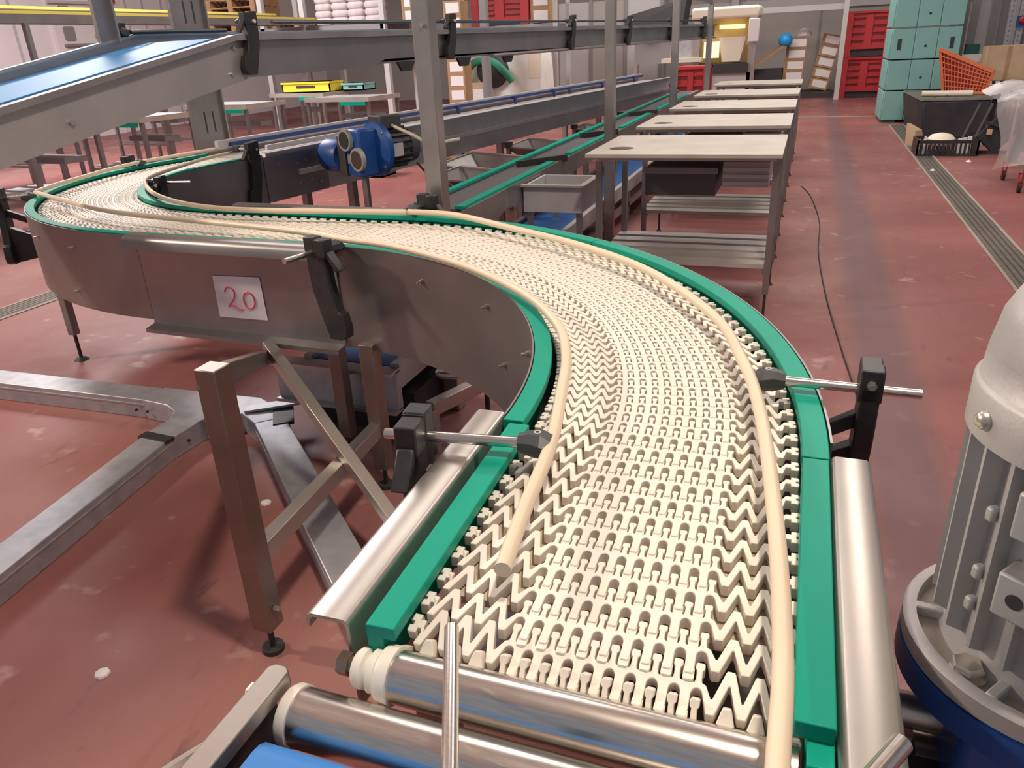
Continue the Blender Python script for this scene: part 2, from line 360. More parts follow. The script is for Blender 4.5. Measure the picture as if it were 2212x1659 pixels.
# ---- belt modules: one rigid zigzag row, copied along the path
def belt_mesh():
    P = .0242; c0 = -.0935; N = 10; up = []; lo = []
    def peak(x, y): up.extend([(x-.0050, y-.002), (x-.0038, y), (x+.0038, y), (x+.0050, y-.002)]); lo.extend([(x-.0009, y-.0185), (x+.0009, y-.0185)])
    def valley(x, y): up.extend([(x-.0009, y+.0185), (x+.0009, y+.0185)]); lo.extend([(x-.0050, y+.002), (x-.0038, y), (x+.0038, y), (x+.0050, y+.002)])
    def hook(x, sg):   # knob at the belt edge, sg = -1 left, +1 right (points ordered left to right)
        u = [(x-sg*.012, .006), (x-sg*.004, .006), (x-sg*.004, .013), (x+sg*.0065, .013), (x+sg*.0085, .010), (x+sg*.0085, .003), (x+sg*.003, .0025)]
        l = [(x-sg*.012, -.006), (x-sg*.004, -.006), (x-sg*.004, -.013), (x+sg*.0065, -.013), (x+sg*.0085, -.010), (x+sg*.0085, -.003), (x+sg*.003, -.0025)]
        if sg < 0: u.reverse(); l.reverse()
        up.extend(u); lo.extend(l)
    hook(-.2185, -1)
    for i, x in enumerate((-.1905, -.158, -.1265)):
        valley(x-.0155, -.028); peak(x, .026)
    valley(-.1110, -.030)
    for k in range(N):
        c = c0+P*k
        up.extend([(c-.0085, .0030), (c-.0042, .0050), (c-.0033, .0085), (c-.0031, .0190), (c-.0050, .0215), (c-.0050, .0275), (c-.0036, .0292),
                   (c+.0036, .0292), (c+.0050, .0275), (c+.0050, .0215), (c+.0031, .0190), (c+.0033, .0085), (c+.0042, .0050), (c+.0085, .0030)])
        if k: lo.extend([(c-.0080, -.0385), (c-.0068, -.0360)])
        lo.extend([(c-.0066, -.0095), (c-.0052, -.0050), (c-.0026, -.0027), (c, -.0020), (c+.0026, -.0027), (c+.0052, -.0050), (c+.0066, -.0095)])
        if k < N-1: lo.extend([(c+.0068, -.0360), (c+.0080, -.0385)])
    valley(c0+P*9+.0160, -.030)
    for x in (.1575, .1885): peak(x, .026); valley(x+.0150, -.028)
    hook(.2245, 1)
    poly = up+list(reversed(lo))
    bm = bmesh.new(); T = .0155
    top = [bm.verts.new((x, y, 0)) for x, y in poly]
    f = bm.faces.new(top); bm.normal_update()
    if f.normal.z < 0: f.normal_flip()
    r = bmesh.ops.extrude_face_region(bm, geom=[f]); vs = [e for e in r['geom'] if isinstance(e, bmesh.types.BMVert)]
    bmesh.ops.translate(bm, verts=vs, vec=(0, 0, -T))
    bmesh.ops.recalc_face_normals(bm, faces=bm.faces)
    edges = [e for e in bm.edges if all(v.co.z > -1e-5 for v in e.verts)]
    bmesh.ops.bevel(bm, geom=edges, offset=.0008, segments=1, affect='EDGES', clamp_overlap=True)
    for k in range(N-1):      # rounded knuckle noses, a step lower, reaching under the next row
        x = c0+P*(k+.5)
        for a in ([(x-.0060, -.030), (x+.0060, -.030), (x+.0060, -.0440), (x+.0042, -.0465), (x-.0042, -.0465), (x-.0060, -.0440)],):
            t_ = [bm.verts.new((px_, py_, -.0022)) for px_, py_ in a]; b_ = [bm.verts.new((px_, py_, -T)) for px_, py_ in a]
            bm.faces.new(t_); bm.faces.new(list(reversed(b_)))
            for q in range(6): bm.faces.new((t_[q], b_[q], b_[(q+1) % 6], t_[(q+1) % 6]))
    bmesh.ops.recalc_face_normals(bm, faces=bm.faces)
    bmesh.ops.triangulate(bm, faces=[f for f in bm.faces if len(f.verts) > 4])
    me = bpy.data.meshes.new('belt_module'); bm.to_mesh(me); bm.free()
    me.materials.append(BELT)
    for p in me.polygons: p.use_smooth = True
    me.set_sharp_from_angle(angle=radians(30)); return me
bme = belt_mesh(); bo = ORG[conv.name]
def module(loc, rz, rx=0):
    o = bpy.data.objects.new('belt_module', bme); COL.objects.link(o); o.parent = conv
    o.location = V(loc)-bo; o.rotation_euler = (rx, 0, rz); return o
s = -.455; PITCH = .0505
while s < END-.04:
    x, y, h = path(s); module((x, y, ZB), atan2(h.y, h.x)-pi/2)
    s += PITCH*(RC/(RC+.235)) if (0 <= s < SA1 or SS1 <= s < SA2) else PITCH
module((-.174, .652, ZB-.006), .0, radians(14)); module((-.174, .612, ZB-.026), 0, radians(52))
# ---- near roller with ribbed plastic end
rl = build('end_roller', MB().cyl((-.388, .588, .824), (.055, .588, .824), .031, 40), CHROME, conv)
build('roller_end_cap', MB().turn((-.405, .588, .824), (-.388, .588, .824), [(0, .033), (.25, .0345), (1, .0345)], 32), WHITEP, rl)
build('ribbed_collar', MB().turn((-.441, .588, .824), (-.405, .588, .824), [(0, .021), (.12, .0245), (.36, .0245), (.44, .019), (.54, .019), (.62, .0265), (.86, .0265), (.94, .021), (1, .021)], 28), WHITEP, rl)
build('roller_axle', MB().turn((-.465, .588, .824), (-.436, .588, .824), [(0, .015), (.5, .015), (.5, .011), (1, .011)], 6), BRONZE, rl)
# ---- guide rails
ZG = .905
def guide(pts, per=6, r=.0112):
    return build('guide_rail', MB().tube(spline(pts, per), r, 14), BEIGE, conv, smooth=60)
lg = [(-.2985,.714),(-.316,.845),(-.337,1.04),(-.377,1.236),(-.421,1.42),(-.497,1.602),(-.650,1.806),(-.917,2.032),(-1.245,2.212),(-1.482,2.276),(-1.732,2.362),(-2.345,2.476),(-2.70,2.542),(-3.015,2.637),(-3.40,2.80),(-3.74,2.95)]
guide([(x, y, ZG) for x, y in lg])
rg = [(.0335,.44),(.0335,.525),(.0325,.678),(.012,.945),(-.027,1.264),(-.077,1.495),(-.160,1.741),(-.374,2.082),(-.644,2.334),(-.954,2.538),(-1.250,2.720),(-1.466,2.752)]
guide([(x, y, ZG) for x, y in rg])
rg2 = [(-1.472,2.745),(-1.783,2.716),(-2.059,2.699),(-2.285,2.700),(-2.469,2.733),(-2.677,2.809),(-2.904,2.934),(-3.128,3.100),(-3.352,3.310),(-3.461,3.46),(-3.545,3.66),(-3.62,3.92),(-3.69,4.2),(-3.70,4.5)]
guide([(x, y, ZG) for x, y in rg2])
og = [(-3.755,2.962),(-3.85,3.16),(-3.93,3.42),(-4.02,3.70),(-4.07,4.02),(-4.05,4.3),(-3.97,4.85)]
guide([(x, y, ZG) for x, y in og])

# ---- guide brackets (arm with clamp block > rod, clamp_head, bolt)
def bracket(parent, G, out, dist, zr, drop=.28, rod_out=.09, sc=1., knob=False, flip=1, foot=.06, rodm=CHROME, fin=True):
    """guide rail bracket: broad black arm with a split clamp block > rod, clamp_head, socket_screw, bolt"""
    G = V(G); d = V((out[0], out[1], 0)).normalized(); t = V((-d.y, d.x, 0))*flip; z = V((0, 0, 1))
    B = G+d*dist; B.z = zr; m = MB()
    m.fr(B-t*.010*sc+z*.016*sc, d, t, z, .040*sc, .040*sc, .062*sc); m.fr(B+t*.034*sc+z*.014*sc, d, t, z, .038*sc, .044*sc, .056*sc)
    k = drop/.28
    ol = [(-.030, .012), (-.030, -.06), (-.024, -.125*k), (-.002, -.20*k), (.024, -drop), (.072, -drop), (.098, -drop+.012), (.102, -drop+.045), (.090, -drop+.09), (.074, -drop+.092), (.052, -.105*k), (.046, -.03), (.046, .012)]
    m.prism([B+t*a*sc+z*b*sc-d*.017*sc for a, b in ol], d*.034*sc)
    m.prism([B+t*.046*sc+z*.0*sc-d*.015*sc, B+t*.060*sc+z*.006*sc-d*.015*sc, B+t*.105*sc-z*.05*sc-d*.015*sc, B+t*.085*sc-z*.055*sc-d*.015*sc], d*.03*sc)
    if foot:      # webs that reach in to the side panel
        m.prism([B+t*.02*sc+z*b_-d*a_ for a_, b_ in ((.0, -.12*sc), (.0, -drop*sc), (foot, -drop*sc+.02), (foot, -.17*sc))], t*.034*sc)
        for zz in (-.070,):
            m.prism([B+t*.0*sc+z*(zz+.02)*sc-d*.016*sc, B+t*.0*sc+z*(zz-.012)*sc-d*.016*sc, B+z*(zz-.055)*sc-d*(foot), B+z*(zz-.025)*sc-d*(foot)], t*.026*sc)
    arm = build('guide_bracket', m, BLACK, parent, bevel=.003*sc)
    build('clamp_split', MB().fr(B+t*.011*sc+z*.016*sc, d, t, z, .037*sc, .004*sc, .056*sc), DARK, arm)
    build('rod', MB().cyl(G+d*.024*sc+V((0, 0, zr-G.z)), B+d*rod_out*sc, .0092*sc, 16), rodm, arm)
    Hh = V((G.x, G.y, zr)); sec = []
    for o, a, b in ((.006, .031, .012), (.022, .028, .0215), (.040, .019, .0205), (.060, .0150, .0150)):
        p = Hh+d*o*sc; sec.append([p+t*a*sc*cos(radians(22.5+45*q))/.92+z*b*sc*sin(radians(22.5+45*q))/.92 for q in range(8)])
    build('clamp_head', MB().rings(sec), DGREY, arm, smooth=25)
    p = Hh+d*.028*sc+z*.0205*sc
    build('socket_screw', MB().rings([[p+(d*cos(2*pi*q/12)+t*sin(2*pi*q/12))*r*sc+z*h*sc for q in range(12)] for r, h in ((.0062, -.003), (.0062, .0016), (.0036, .0016), (.0036, -.001))]), STEELB, arm)
    p = B-t*.030*sc+z*.020*sc if not knob else B-t*.030*sc+z*.028*sc
    build('bolt', MB().cyl(p, p-t*.007*sc, .0085*sc, 6).cyl(p-t*.007*sc, p-t*.009*sc, .0048*sc, 10), ZINC, arm)
    if knob:
        k0 = B-t*.012*sc-z*.010*sc+d*.008
        kn = build('clamp_knob', MB().turn(k0, k0-z*.052*sc-t*.050*sc, [(0, .017), (.1, .0195), (.95, .0195), (1, .016)], 12), BLACK, arm)
    return arm
bracket(conv, (-.330, 1.04, ZG), (-1, -.12), .235, .905, drop=.24, rod_out=.058, knob=True, flip=1, foot=.10)
bracket(conv, (-.048, 1.405, ZG), (1, -.02), .205, .900, drop=.24, rod_out=.085, flip=1, foot=.085)
bracket(conv, (-1.505, 2.285, ZG), (-.22, -1), .110, .885, drop=.28, rod_out=.13, flip=1, foot=.03, sc=1.1)
bracket(conv, (-3.755, 2.955, ZG), (-.75, -.45), .17, .885, drop=.30, rod_out=.03, flip=1, foot=.12, sc=1.1)
bracket(conv, (-3.352, 3.31, ZG), (.9, .12), .10, .900, drop=.22, rod_out=.22, flip=-1, foot=.05, sc=.8)
bracket(conv, (-1.47, 2.765, ZG), (.08, 1), .13, .905, drop=.22, rod_out=.05, flip=-1, foot=.06)
bracket(conv, (-4.05, 4.02, ZG), (-1, .05), .12, .90, drop=.22, rod_out=.12, foot=.06)
bracket(conv, (-3.70, 4.48, ZG), (.97, -.14), .20, .93, drop=.33, rod_out=.03, flip=-1, foot=.06, sc=1.1)

# ---- supports
fr = build('support_leg', MB().bar((-1.305, 1.36, F+.09), (-1.305, 1.36, .815), .062, .062, (0, 1, 0)), BRONZE, conv, bevel=.003)
build('levelling_foot', MB().cyl((-1.305, 1.36, F), (-1.305, 1.36, F+.015), .032, 14).cyl((-1.305, 1.36, F+.01), (-1.305, 1.36, F+.1), .009, 8), RUBBER, fr)
build('leg_bolt', MB().cyl((-1.272, 1.36, F+.16), (-1.252, 1.36, F+.16), .008, 6), ZINC, fr)
build('support_arm', MB().bar((-1.312, 1.345, .787), (-1.90, 2.27, .425), .056, .055), BRONZE, conv, bevel=.003)
lr = build('support_leg', MB().bar((-1.42, 2.26, F+.09), (-1.42, 2.26, .53), .058, .058, (0, 1, 0)), BRONZE, conv, bevel=.003)
build('levelling_foot', MB().cyl((-1.42, 2.26, F), (-1.42, 2.26, F+.015), .032, 14).cyl((-1.42, 2.26, F+.01), (-1.42, 2.26, F+.1), .009, 8), RUBBER, lr)
lr = build('support_leg', MB().bar((-1.70, 2.46, F+.09), (-1.70, 2.46, .595), .055, .055, (0, 1, 0)), BRONZE, conv, bevel=.003)
build('levelling_foot', MB().cyl((-1.70, 2.46, F), (-1.70, 2.46, F+.015), .032, 14).cyl((-1.70, 2.46, F+.01), (-1.70, 2.46, F+.1), .009, 8), RUBBER, lr)
build('support_brace', MB().bar((-1.305, 1.39, .245), (-1.42, 2.235, .185), .045, .055), STEELB, conv, bevel=.002)
build('support_brace', MB().bar((-1.83, 2.21, .505), (-1.06, 1.745, .11), .042, .042), STEELB, conv, bevel=.002)
lf = build('support_leg', MB().bar((-3.86, 3.03, F+.16), (-3.86, 3.03, .56), .045, .045, (0, 1, 0)), STEELP, conv, bevel=.002)
build('levelling_foot', MB().turn((-3.86, 3.03, F), (-3.86, 3.03, F+.02), [(0, .042), (1, .02)], 14).cyl((-3.86, 3.03, F+.01), (-3.86, 3.03, F+.17), .010, 8), RUBBER, lf)
build('support_arm', MB().bar((-3.84, 3.0, .525), (-3.15, 2.70, .525), .04, .05), STEELP, conv)
lf = build('support_leg', MB().bar((-4.1, 4.3, F), (-4.1, 4.3, .56), .045, .045, (0, 1, 0)), STEELP, conv)
build('support_leg', MB().bar((-.43, .75, F), (-.43, .75, .77), .05, .05, (0, 1, 0)), BRONZE, conv)
build('support_leg', MB().bar((.055, .75, F), (.055, .75, .77), .05, .05, (0, 1, 0)), BRONZE, conv)

# ---- paper note with the handwritten number
def on_panel(u, v):   # u along the panel, v up; panel plane of the straight section
    p = at(SA1+u, .290, v); return p
u0 = .315
pn = MB(); q = [(u0+.225, .738), (u0, .746), (u0-.004, .576), (u0+.229, .572)]
pn.prism([on_panel(a, b) for a, b in q], (0, -.0008, 0))
note = tag(build('paper_note', pn, PAPER), 'white paper square with a red handwritten 20 stuck on the steel side panel', 'paper')
def stroke(pts, name):
    k = spline([on_panel(a, b)+V((0, -.0016, 0)) for a, b in pts], 8); m = MB()
    for i in range(len(k)-1): m.bar(k[i]-(k[i+1]-k[i])*.25, k[i+1]+(k[i+1]-k[i])*.25, .0008, .0052, (0, 0, 1)) if False else None
    m.tube(k, .0034, 6); build(name, m, PINK, note)
uu = lambda a: u0+.225-a*.225
vv = lambda b: .575+b*.165
stroke([(uu(.20), vv(.62)), (uu(.27), vv(.74)), (uu(.38), vv(.70)), (uu(.41), vv(.58)), (uu(.36), vv(.44)), (uu(.27), vv(.31)), (uu(.24), vv(.27)), (uu(.30), vv(.30)), (uu(.38), vv(.28)), (uu(.47), vv(.22)), (uu(.54), vv(.21))], 'digit_two')
zc = [(uu(.70+.115*cos(a)), vv(.46+.20*sin(a))) for a in [pi/2+2*pi*k/10 for k in range(11)]]
stroke(zc, 'digit_zero')

# ================================================================ feed conveyor at the bottom of the picture
feed = empty('feed_conveyor', (-.3, .2, F), 'near end of a blue belt conveyor with polished roller and flat steel side bar', 'conveyor')
fb = MB(); pr = []
for k in range(9): a = radians(90-k*22.5); pr.append((.445+.030*cos(a), .795+.030*sin(a)))
pr = pr+[(.02, .765), (.02, .825)]
fb.rings([[(x, y, z) for y, z in pr] for x in (-.487, .03)])
build('blue_belt', fb, BLUEB, feed, smooth=40)
r1 = build('transfer_roller', MB().cyl((-.488, .527, .790), (.06, .527, .790), .0345, 40), CHROME, feed)
build('roller_end_cap', MB().turn((-.502, .527, .790), (-.487, .527, .790), [(0, .034), (.3, .0365), (1, .0365)], 32), WHITEP, r1)
m = MB(); hb = []
for y, x, in ((.545, -.538), (.552, -.530), (.552, -.516), (.545, -.508), (.02, -.508), (.02, -.538)): hb.append((x, y, .815))
m.prism(hb, (0, 0, .022))
sb = build('side_bar', m, STEELB, feed, bevel=.002)
build('bar_bolt', MB().cyl((-.535, .527, .806), (-.556, .527, .806), .013, 6), WHITEP, sb)
build('side_frame', MB().box(-.536, -.512, .02, .52, .62, .815), BLACK, feed)
build('cross_rod', MB().turn((-.305, .578, .930), (-.195, .325, .930), [(0, .0055), (.01, .0078), (1, .0078)], 18), CHROME, feed)
build('cross_rod', MB().turn((.137, .575, .915), (.075, .470, .915), [(0, .0075), (.012, .0095), (1, .0095)], 18), CHROME, feed)
cp = [(-.575+.055*cos(a), .44+.115*sin(a), .735+.02*sin(a*2)) for a in [2*pi*k/40 for k in range(40)]]
hz = build('hose_coil', MB().tube(cp, .012, 10, closed=True), BRONZE, feed)
build('hose_coil', MB().tube([(x-.008, y-.01, z-.022) for x, y, z in cp], .012, 10, closed=True), RUBBER, feed)
[build('feed_leg', MB().box(a, a+.04, .1, .14, F, .64), STEELP, feed) for a in (-.53, 0)]
build('bearing_block', MB().box(-.50, -.44, .30, .37, .70, .77), BLACK, feed)
build('rod_holder', MB().box(-.22, -.18, .25, .33, .80, .945), BLACK, feed); build('rod_holder', MB().box(.06, .11, .42, .48, .70, .93), BLACK, feed)

# ================================================================ big grey gear motor on the right
gx, gy = .324, .826
gm = empty('gear_motor', (gx, gy, F), 'large grey aluminium gear motor standing upright on a blue flange beside the belt', 'motor')
def ring(r, z, n=56): return [(gx+r*cos(2*pi*k/n), gy+r*sin(2*pi*k/n), z) for k in range(n)]
m = MB().rings([ring(r, z) for r, z in ((.150, .838), (.157, .842), (.157, .862), (.152, .866), (.143, .866), (.141, .853), (.108, .853), (.104, .866))])
fl = build('motor_flange', m, ALU, gm, smooth=40)
build('flange_dust', MB().rings([ring(r, z) for r, z in ((.106, .850), (.142, .850), (.142, .8545), (.106, .8545))], closed=False), ALUD, fl)
for a in (195, 255, 315, 15, 75, 135):
    a = radians(a-22); d = V((cos(a), sin(a), 0)); t = V((-d.y, d.x, 0))
    build('flange_rib', MB().fr(V((gx, gy, .8605))+d*.124, d, t, V((0, 0, 1)), .04, .012, .014), ALU, fl, bevel=.002)
for a in (217, 307, 37, 127):
    a = radians(a); p = V((gx+.128*cos(a), gy+.128*sin(a), .855))
    b_ = build('flange_bolt', MB().cyl(p, p+V((0, 0, .004)), .0205, 24).turn(p+V((0, 0, .004)), p+V((0, 0, .018)), [(0, .0172), (.75, .0172), (1, .0145)], 6), ZINC, gm)
m = MB().rings([ring(r, z) for r, z in ((.118, .853), (.112, .875), (.111, .90), (.109, 1.15))])
build('motor_body', m, ALU, gm, smooth=40)
for k in range(22):
    a = 2*pi*k/22+.05; d = V((cos(a), sin(a), 0)); t = V((-d.y, d.x, 0))
    if abs((a-radians(245)+pi) % (2*pi)-pi) < .20: continue
    build('cooling_fin', MB().prism([V((gx, gy, 0))+d*o+t*w_+V((0, 0, .875 if o < .12 else .892)) for o, w_ in ((.097, -.0036), (.131, -.0020), (.131, .0020), (.097, .0036))], (0, 0, .262)), ALU, gm)
for a, z in ((212, .945), (212, 1.055), (212, .985), (232, .985), (232, 1.075), (262, .965), (262, 1.06)):
    a = radians(a); d = V((cos(a), sin(a), 0)); t = V((-d.y, d.x, 0)); big = a > radians(220)
    s1, s2 = (.040, .050) if big else (.010, .016)
    lug = build('mounting_lug', MB().fr(V((gx, gy, z))+d*(.122 if big else .131), d, t, V((0, 0, 1)), .042 if big else .012, s1, s2), ALU, gm, bevel=.003)
    if big:
        p = V((gx, gy, z))+d*.1435
        build('lug_hole', MB().cyl(p, p+d*.0008, .008, 16), DARK, lug)
m = MB().rings([ring(r, z) for r, z in ((.131, 1.115), (.1355, 1.118), (.1355, 1.166), (.1325, 1.170), (.1300, 1.172), (.128, 1.20), (.122, 1.236), (.112, 1.258), (.095, 1.268), (.05, 1.272))])
cw = build('fan_cowl', m, ALU, gm, smooth=50)
a = radians(198); d = V((cos(a), sin(a), 0)); p = V((gx, gy, 1.143))+d*.134
build('cowl_screw', MB().turn(p, p+d*.011, [(0, .0095), (.5, .0095), (.85, .0070), (1, .003)], 16), ZINC, cw)
m = MB().rings([ring(r, z) for r, z in ((.150, .800), (.158, .804), (.158, .838), (.150, .838))])
build('gearbox_flange', m, BLUEP, gm, smooth=40)
gb = build('gearbox', MB().box(gx-.10, gx+.12, gy-.11, gy+.08, .60, .803), BLUEP, gm, bevel=.012)
build('oil_plug', MB().cyl((gx-.155, gy-.02, .735), (gx-.10, gy-.02, .735), .022, 16), ZINC, gb)
build('gearbox_ring', MB().cyl((gx-.125, gy-.03, .655), (gx-.10, gy-.03, .655), .052, 28), BRONZE, gb)
build('gearbox_shaft', MB().cyl((gx-.150, gy-.03, .655), (gx-.12, gy-.03, .655), .028, 20), DARK, gb)
build('mount_plate', MB().box(.165, .190, .62, .86, .45, .66), DARK, gm, bevel=.004)
build('mount_spacer', MB().box(.093, .230, .72, .80, .63, .70), BLACK, gm, bevel=.004)
build('mount_foot', MB().box(.28, .36, .78, .86, F, .61), BRONZE, gm)

# ================================================================ elevated conveyor (blue belt) crossing behind
H8 = radians(8); hd = V((sin(H8), cos(H8), 0)); hn = V((cos(H8), -sin(H8), 0))      # heading, right-hand normal
P0 = V((-2.76, 3.55, 0))
def el(t, o, z): p = P0+hd*t+hn*o; return (p.x, p.y, z)
elev = empty('elevated_conveyor', (-2.9, 5, F), 'raised steel conveyor with pale blue belt sloping down to a lower level', 'conveyor')
LEN = 9.5; WD = .56
def slab(o0, o1, pts):   # pts: (t, z) polygon, extruded sideways from o0 to o1
    a = [V(el(t, o0, z)) for t, z in pts]; b = [V(el(t, o1, z)) for t, z in pts]; return MB().rings([a, b])
TS, TK = -3.6, -.16
ZS = lambda t: 1.598+(t+.08)*.192     # slope of the descending part
ZK = ZS(TK)
build('side_panel', slab(-.006, 0, [(0, 1.405), (1.06, 1.408), (1.22, 1.452), (LEN, 1.462), (LEN, 1.648), (0, 1.605)]), STEELP, elev)
build('side_panel', slab(-.008, .004, [(TS, ZS(TS)-.205), (-.02, 1.392), (.02, 1.402), (.02, 1.607), (-.06, ZS(-.06)), (TS, ZS(TS))]), STEELI, elev)
build('panel_flange', slab(-.012, .040, [(TS, ZS(TS)+.005), (-.06, ZS(-.06)+.004), (.05, 1.612), (LEN, 1.651), (LEN, 1.640), (.05, 1.60), (-.06, ZS(-.06)-.010), (TS, ZS(TS)-.012)]), STEEL, elev)
build('panel_lip', slab(.034, .041, [(TS, ZS(TS)+.004), (-.06, ZS(-.06)+.003), (LEN, 1.648), (LEN, 1.625), (-.06, ZS(-.06)-.022), (TS, ZS(TS)-.024)]), STEEL, elev)
build('side_panel', slab(-WD, -WD+.006, [(TS, ZS(TS)-.20), (TK, 1.40), (LEN, 1.45), (LEN, 1.66), (TK, ZK+.045), (TS, ZS(TS)+.045)]), STEELP, elev)
build('panel_flange', slab(-WD-.035, -WD+.003, [(TS, ZS(TS)+.062), (TK, ZK+.058), (LEN, 1.675), (LEN, 1.66), (TK, ZK+.044), (TS, ZS(TS)+.046)]), STEELB, elev)
build('belt', slab(-WD+.010, -.022, [(TS, ZS(TS)+.012), (TK, ZK+.010), (LEN, 1.625), (LEN, 1.610), (TK, ZK-.004), (TS, ZS(TS)-.004)]), BLUEL, elev)
build('belt_pan', slab(-WD+.008, -.01, [(TS, ZS(TS)-.17), (0, 1.43), (LEN, 1.475), (LEN, 1.465), (0, 1.42), (TS, ZS(TS)-.18)]), STEELP, elev)
build('panel_bolt', MB().cyl(el(-1.02, .003, 1.285), el(-1.02, .018, 1.285), .0135, 6), STEELB, elev)
for t, z in ((-.06, 1.545), (-.10, 1.425)):
    build('panel_bolt', MB().cyl(el(t, .003, z), el(t, .015, z), .009, 6), STEELB, elev)
build('guide_rail', MB().tube([el(-.22, -WD+.03, 1.645), el(.42, -WD+.03, 1.650)], .011, 8), BLACK, elev)
build('guide_rail', MB().tube([el(.30, -.05, 1.668), el(LEN, -.05, 1.70)], .011, 8), BLACK, elev)
for t in (.06, 2.0, 4.15, 5.7, 7.3, 8.8):
    z = 1.632+.004*t; p = el(t, -.05, z)
    bracket(elev, p, (hn.x, hn.y), .085, z+.035, drop=.25, rod_out=.03, flip=-1, foot=.03, sc=1.0, rodm=BEIGE)
p = el(-.24, -WD+.03, 1.645); bracket(elev, p, (-hn.x, -hn.y), .06, 1.645, drop=.2, rod_out=.05, foot=.03, rodm=STEEL)
# slotted stand plates rising beside the far rail and between
def plate_post(t, o, z0, z1, wd, lean=0., slots=()):
    a = V(el(t, o, z0)); b = V(el(t+lean, o, z1))
    po = build('support_post', MB().bar(a, b, .03, wd, hd), STEELP, elev, bevel=.003)
    build('post_edge', MB().bar(a+hd*(wd/2)+hn*.02, b+hd*(wd/2)+hn*.02, .045, .012, hd), STEEL, po)
    for zz in slots:
        for k in (-.03, .05):
            build('slot', MB().fr(V(el(t, o+.0157, zz))+hd*k, hn, hd, V((0, 0, 1)), .0012, .014, .15), DARK, po)
plate_post(1.22, -1.74, F, 2.7, .30, 0, (1.82, 1.06))
plate_post(-.33, -WD-.02, 1.60, 2.5, .09)
# upright posts along the table row
PX = -1.448
for i, y in enumerate((3.0, 6.19, 9.31, 12.45)):
    sz = .076
    po = build('upright_post', MB().box(PX-sz/2, PX+sz/2, y-sz/2, y+sz/2, F, 3.2), STEEL, elev, bevel=.006)
    if i == 0: build('post_bolt', MB().cyl((PX+.01, y-sz/2, 1.585), (PX+.01, y-sz/2-.012, 1.585), .009, 8), STEELB, po)
build('top_beam', MB().bar((PX, 9.31, 1.95), (PX, 12.45, 1.95), .05, .07), STEELP, elev)
build('top_beam', MB().bar((-2.5, 6.19, 1.95), (PX, 6.19, 1.95), .05, .05), STEELP, elev)
build('under_rail', MB().tube([el(2.6, .02, 1.43), el(LEN, .02, 1.47)], .013, 8), STEELB, elev)
for t in (1.45, 2.2, 2.9):
    a = MB(); a.prism([el(t-.10, -.02, 1.43), el(t+.10, -.02, 1.43), el(t+.05, -.02, 1.37), el(t-.05, -.02, 1.37)], hn*.02)
    build('roller_hanger', a, BLACK, elev)

# ================================================================ straight conveyor that the S-curve runs into
x0_, y0_, h_ = path(SA2+.41); B0 = V((x0_, y0_, 0)); bh = V((h_.x, h_.y, 0)); bnn = V((h_.y, -h_.x, 0))
def sc_(t, o, z): p = B0+bh*t+bnn*o; return (p.x, p.y, z)
st = empty('straight_conveyor', (B0.x, B0.y+2, F), 'long straight conveyor with white belt and dark blue guide strips behind the steel post', 'conveyor')
L2 = 9.3
def sl2(o0, o1, t0, t1, z0, z1): return MB().rings([[sc_(t0, o0, z0), sc_(t0, o1, z0), sc_(t0, o1, z1), sc_(t0, o0, z1)], [sc_(t1, o0, z0), sc_(t1, o1, z0), sc_(t1, o1, z1), sc_(t1, o0, z1)]])
build('belt', sl2(-.22, .22, .0, L2, .835, .853), LGREY, st)
build('side_panel', sl2(.275, .281, .02, L2, .55, .885), STEELC, st)
build('side_panel', sl2(-.281, -.275, 0, L2, .55, .885), STEELC, st)
build('top_flange', sl2(.245, .315, .02, L2, .885, .893), STEELC, st)
build('top_flange', sl2(-.315, -.245, .02, L2, .885, .893), STEELC, st)
build('rail_channel', sl2(.281, .310, .3, L2, .70, .735), STEELC, st)
build('guide_strip', sl2(-.20, -.18, .15, L2, .910, .938), NAVY, st)
build('guide_backing', sl2(-.235, -.20, .05, L2, .90, .958), LGREY, st)
build('guide_backing', sl2(.205, .225, .10, 1.5, .895, .930), LABEL, st)
for t in (3.3, 4.6, 5.7, 6.2, 7.4, 8.8):
    build('guide_clamp', MB().rings([[sc_(t-.035, -.17, .94), sc_(t+.035, -.17, .94), sc_(t+.012, -.17, .84), sc_(t-.012, -.17, .84)], [sc_(t-.035, -.15, .94), sc_(t+.035, -.15, .94), sc_(t+.012, -.15, .84), sc_(t-.012, -.15, .84)]]), NAVY, st)
for t in (.9, 3.4, 6.2, 8.9):
    for o in (-.25, .25): build('support_leg', sl2(o-.03, o+.03, t, t+.06, F, .58), STEELP, st)
    build('leg_crossbar', sl2(-.25, .25, t, t+.05, .22, .27), STEELP, st)
ep = build('end_plate', MB().rings([[sc_(-.02, .284, .555), sc_(.62, .284, .555), sc_(.62, .284, .80), sc_(.52, .284, .86), sc_(-.02, .284, .86)], [sc_(-.02, .290, .555), sc_(.62, .290, .555), sc_(.62, .290, .80), sc_(.52, .290, .86), sc_(-.02, .290, .86)]]), STEELP, st)
for t, z in ((.30, .78), (.40, .79), (.30, .64), (.42, .65), (.10, .80), (.52, .62)):
    build('plate_bolt', MB().cyl(sc_(t, .29, z), sc_(t, .302, z), .011, 8), STEELB, ep)

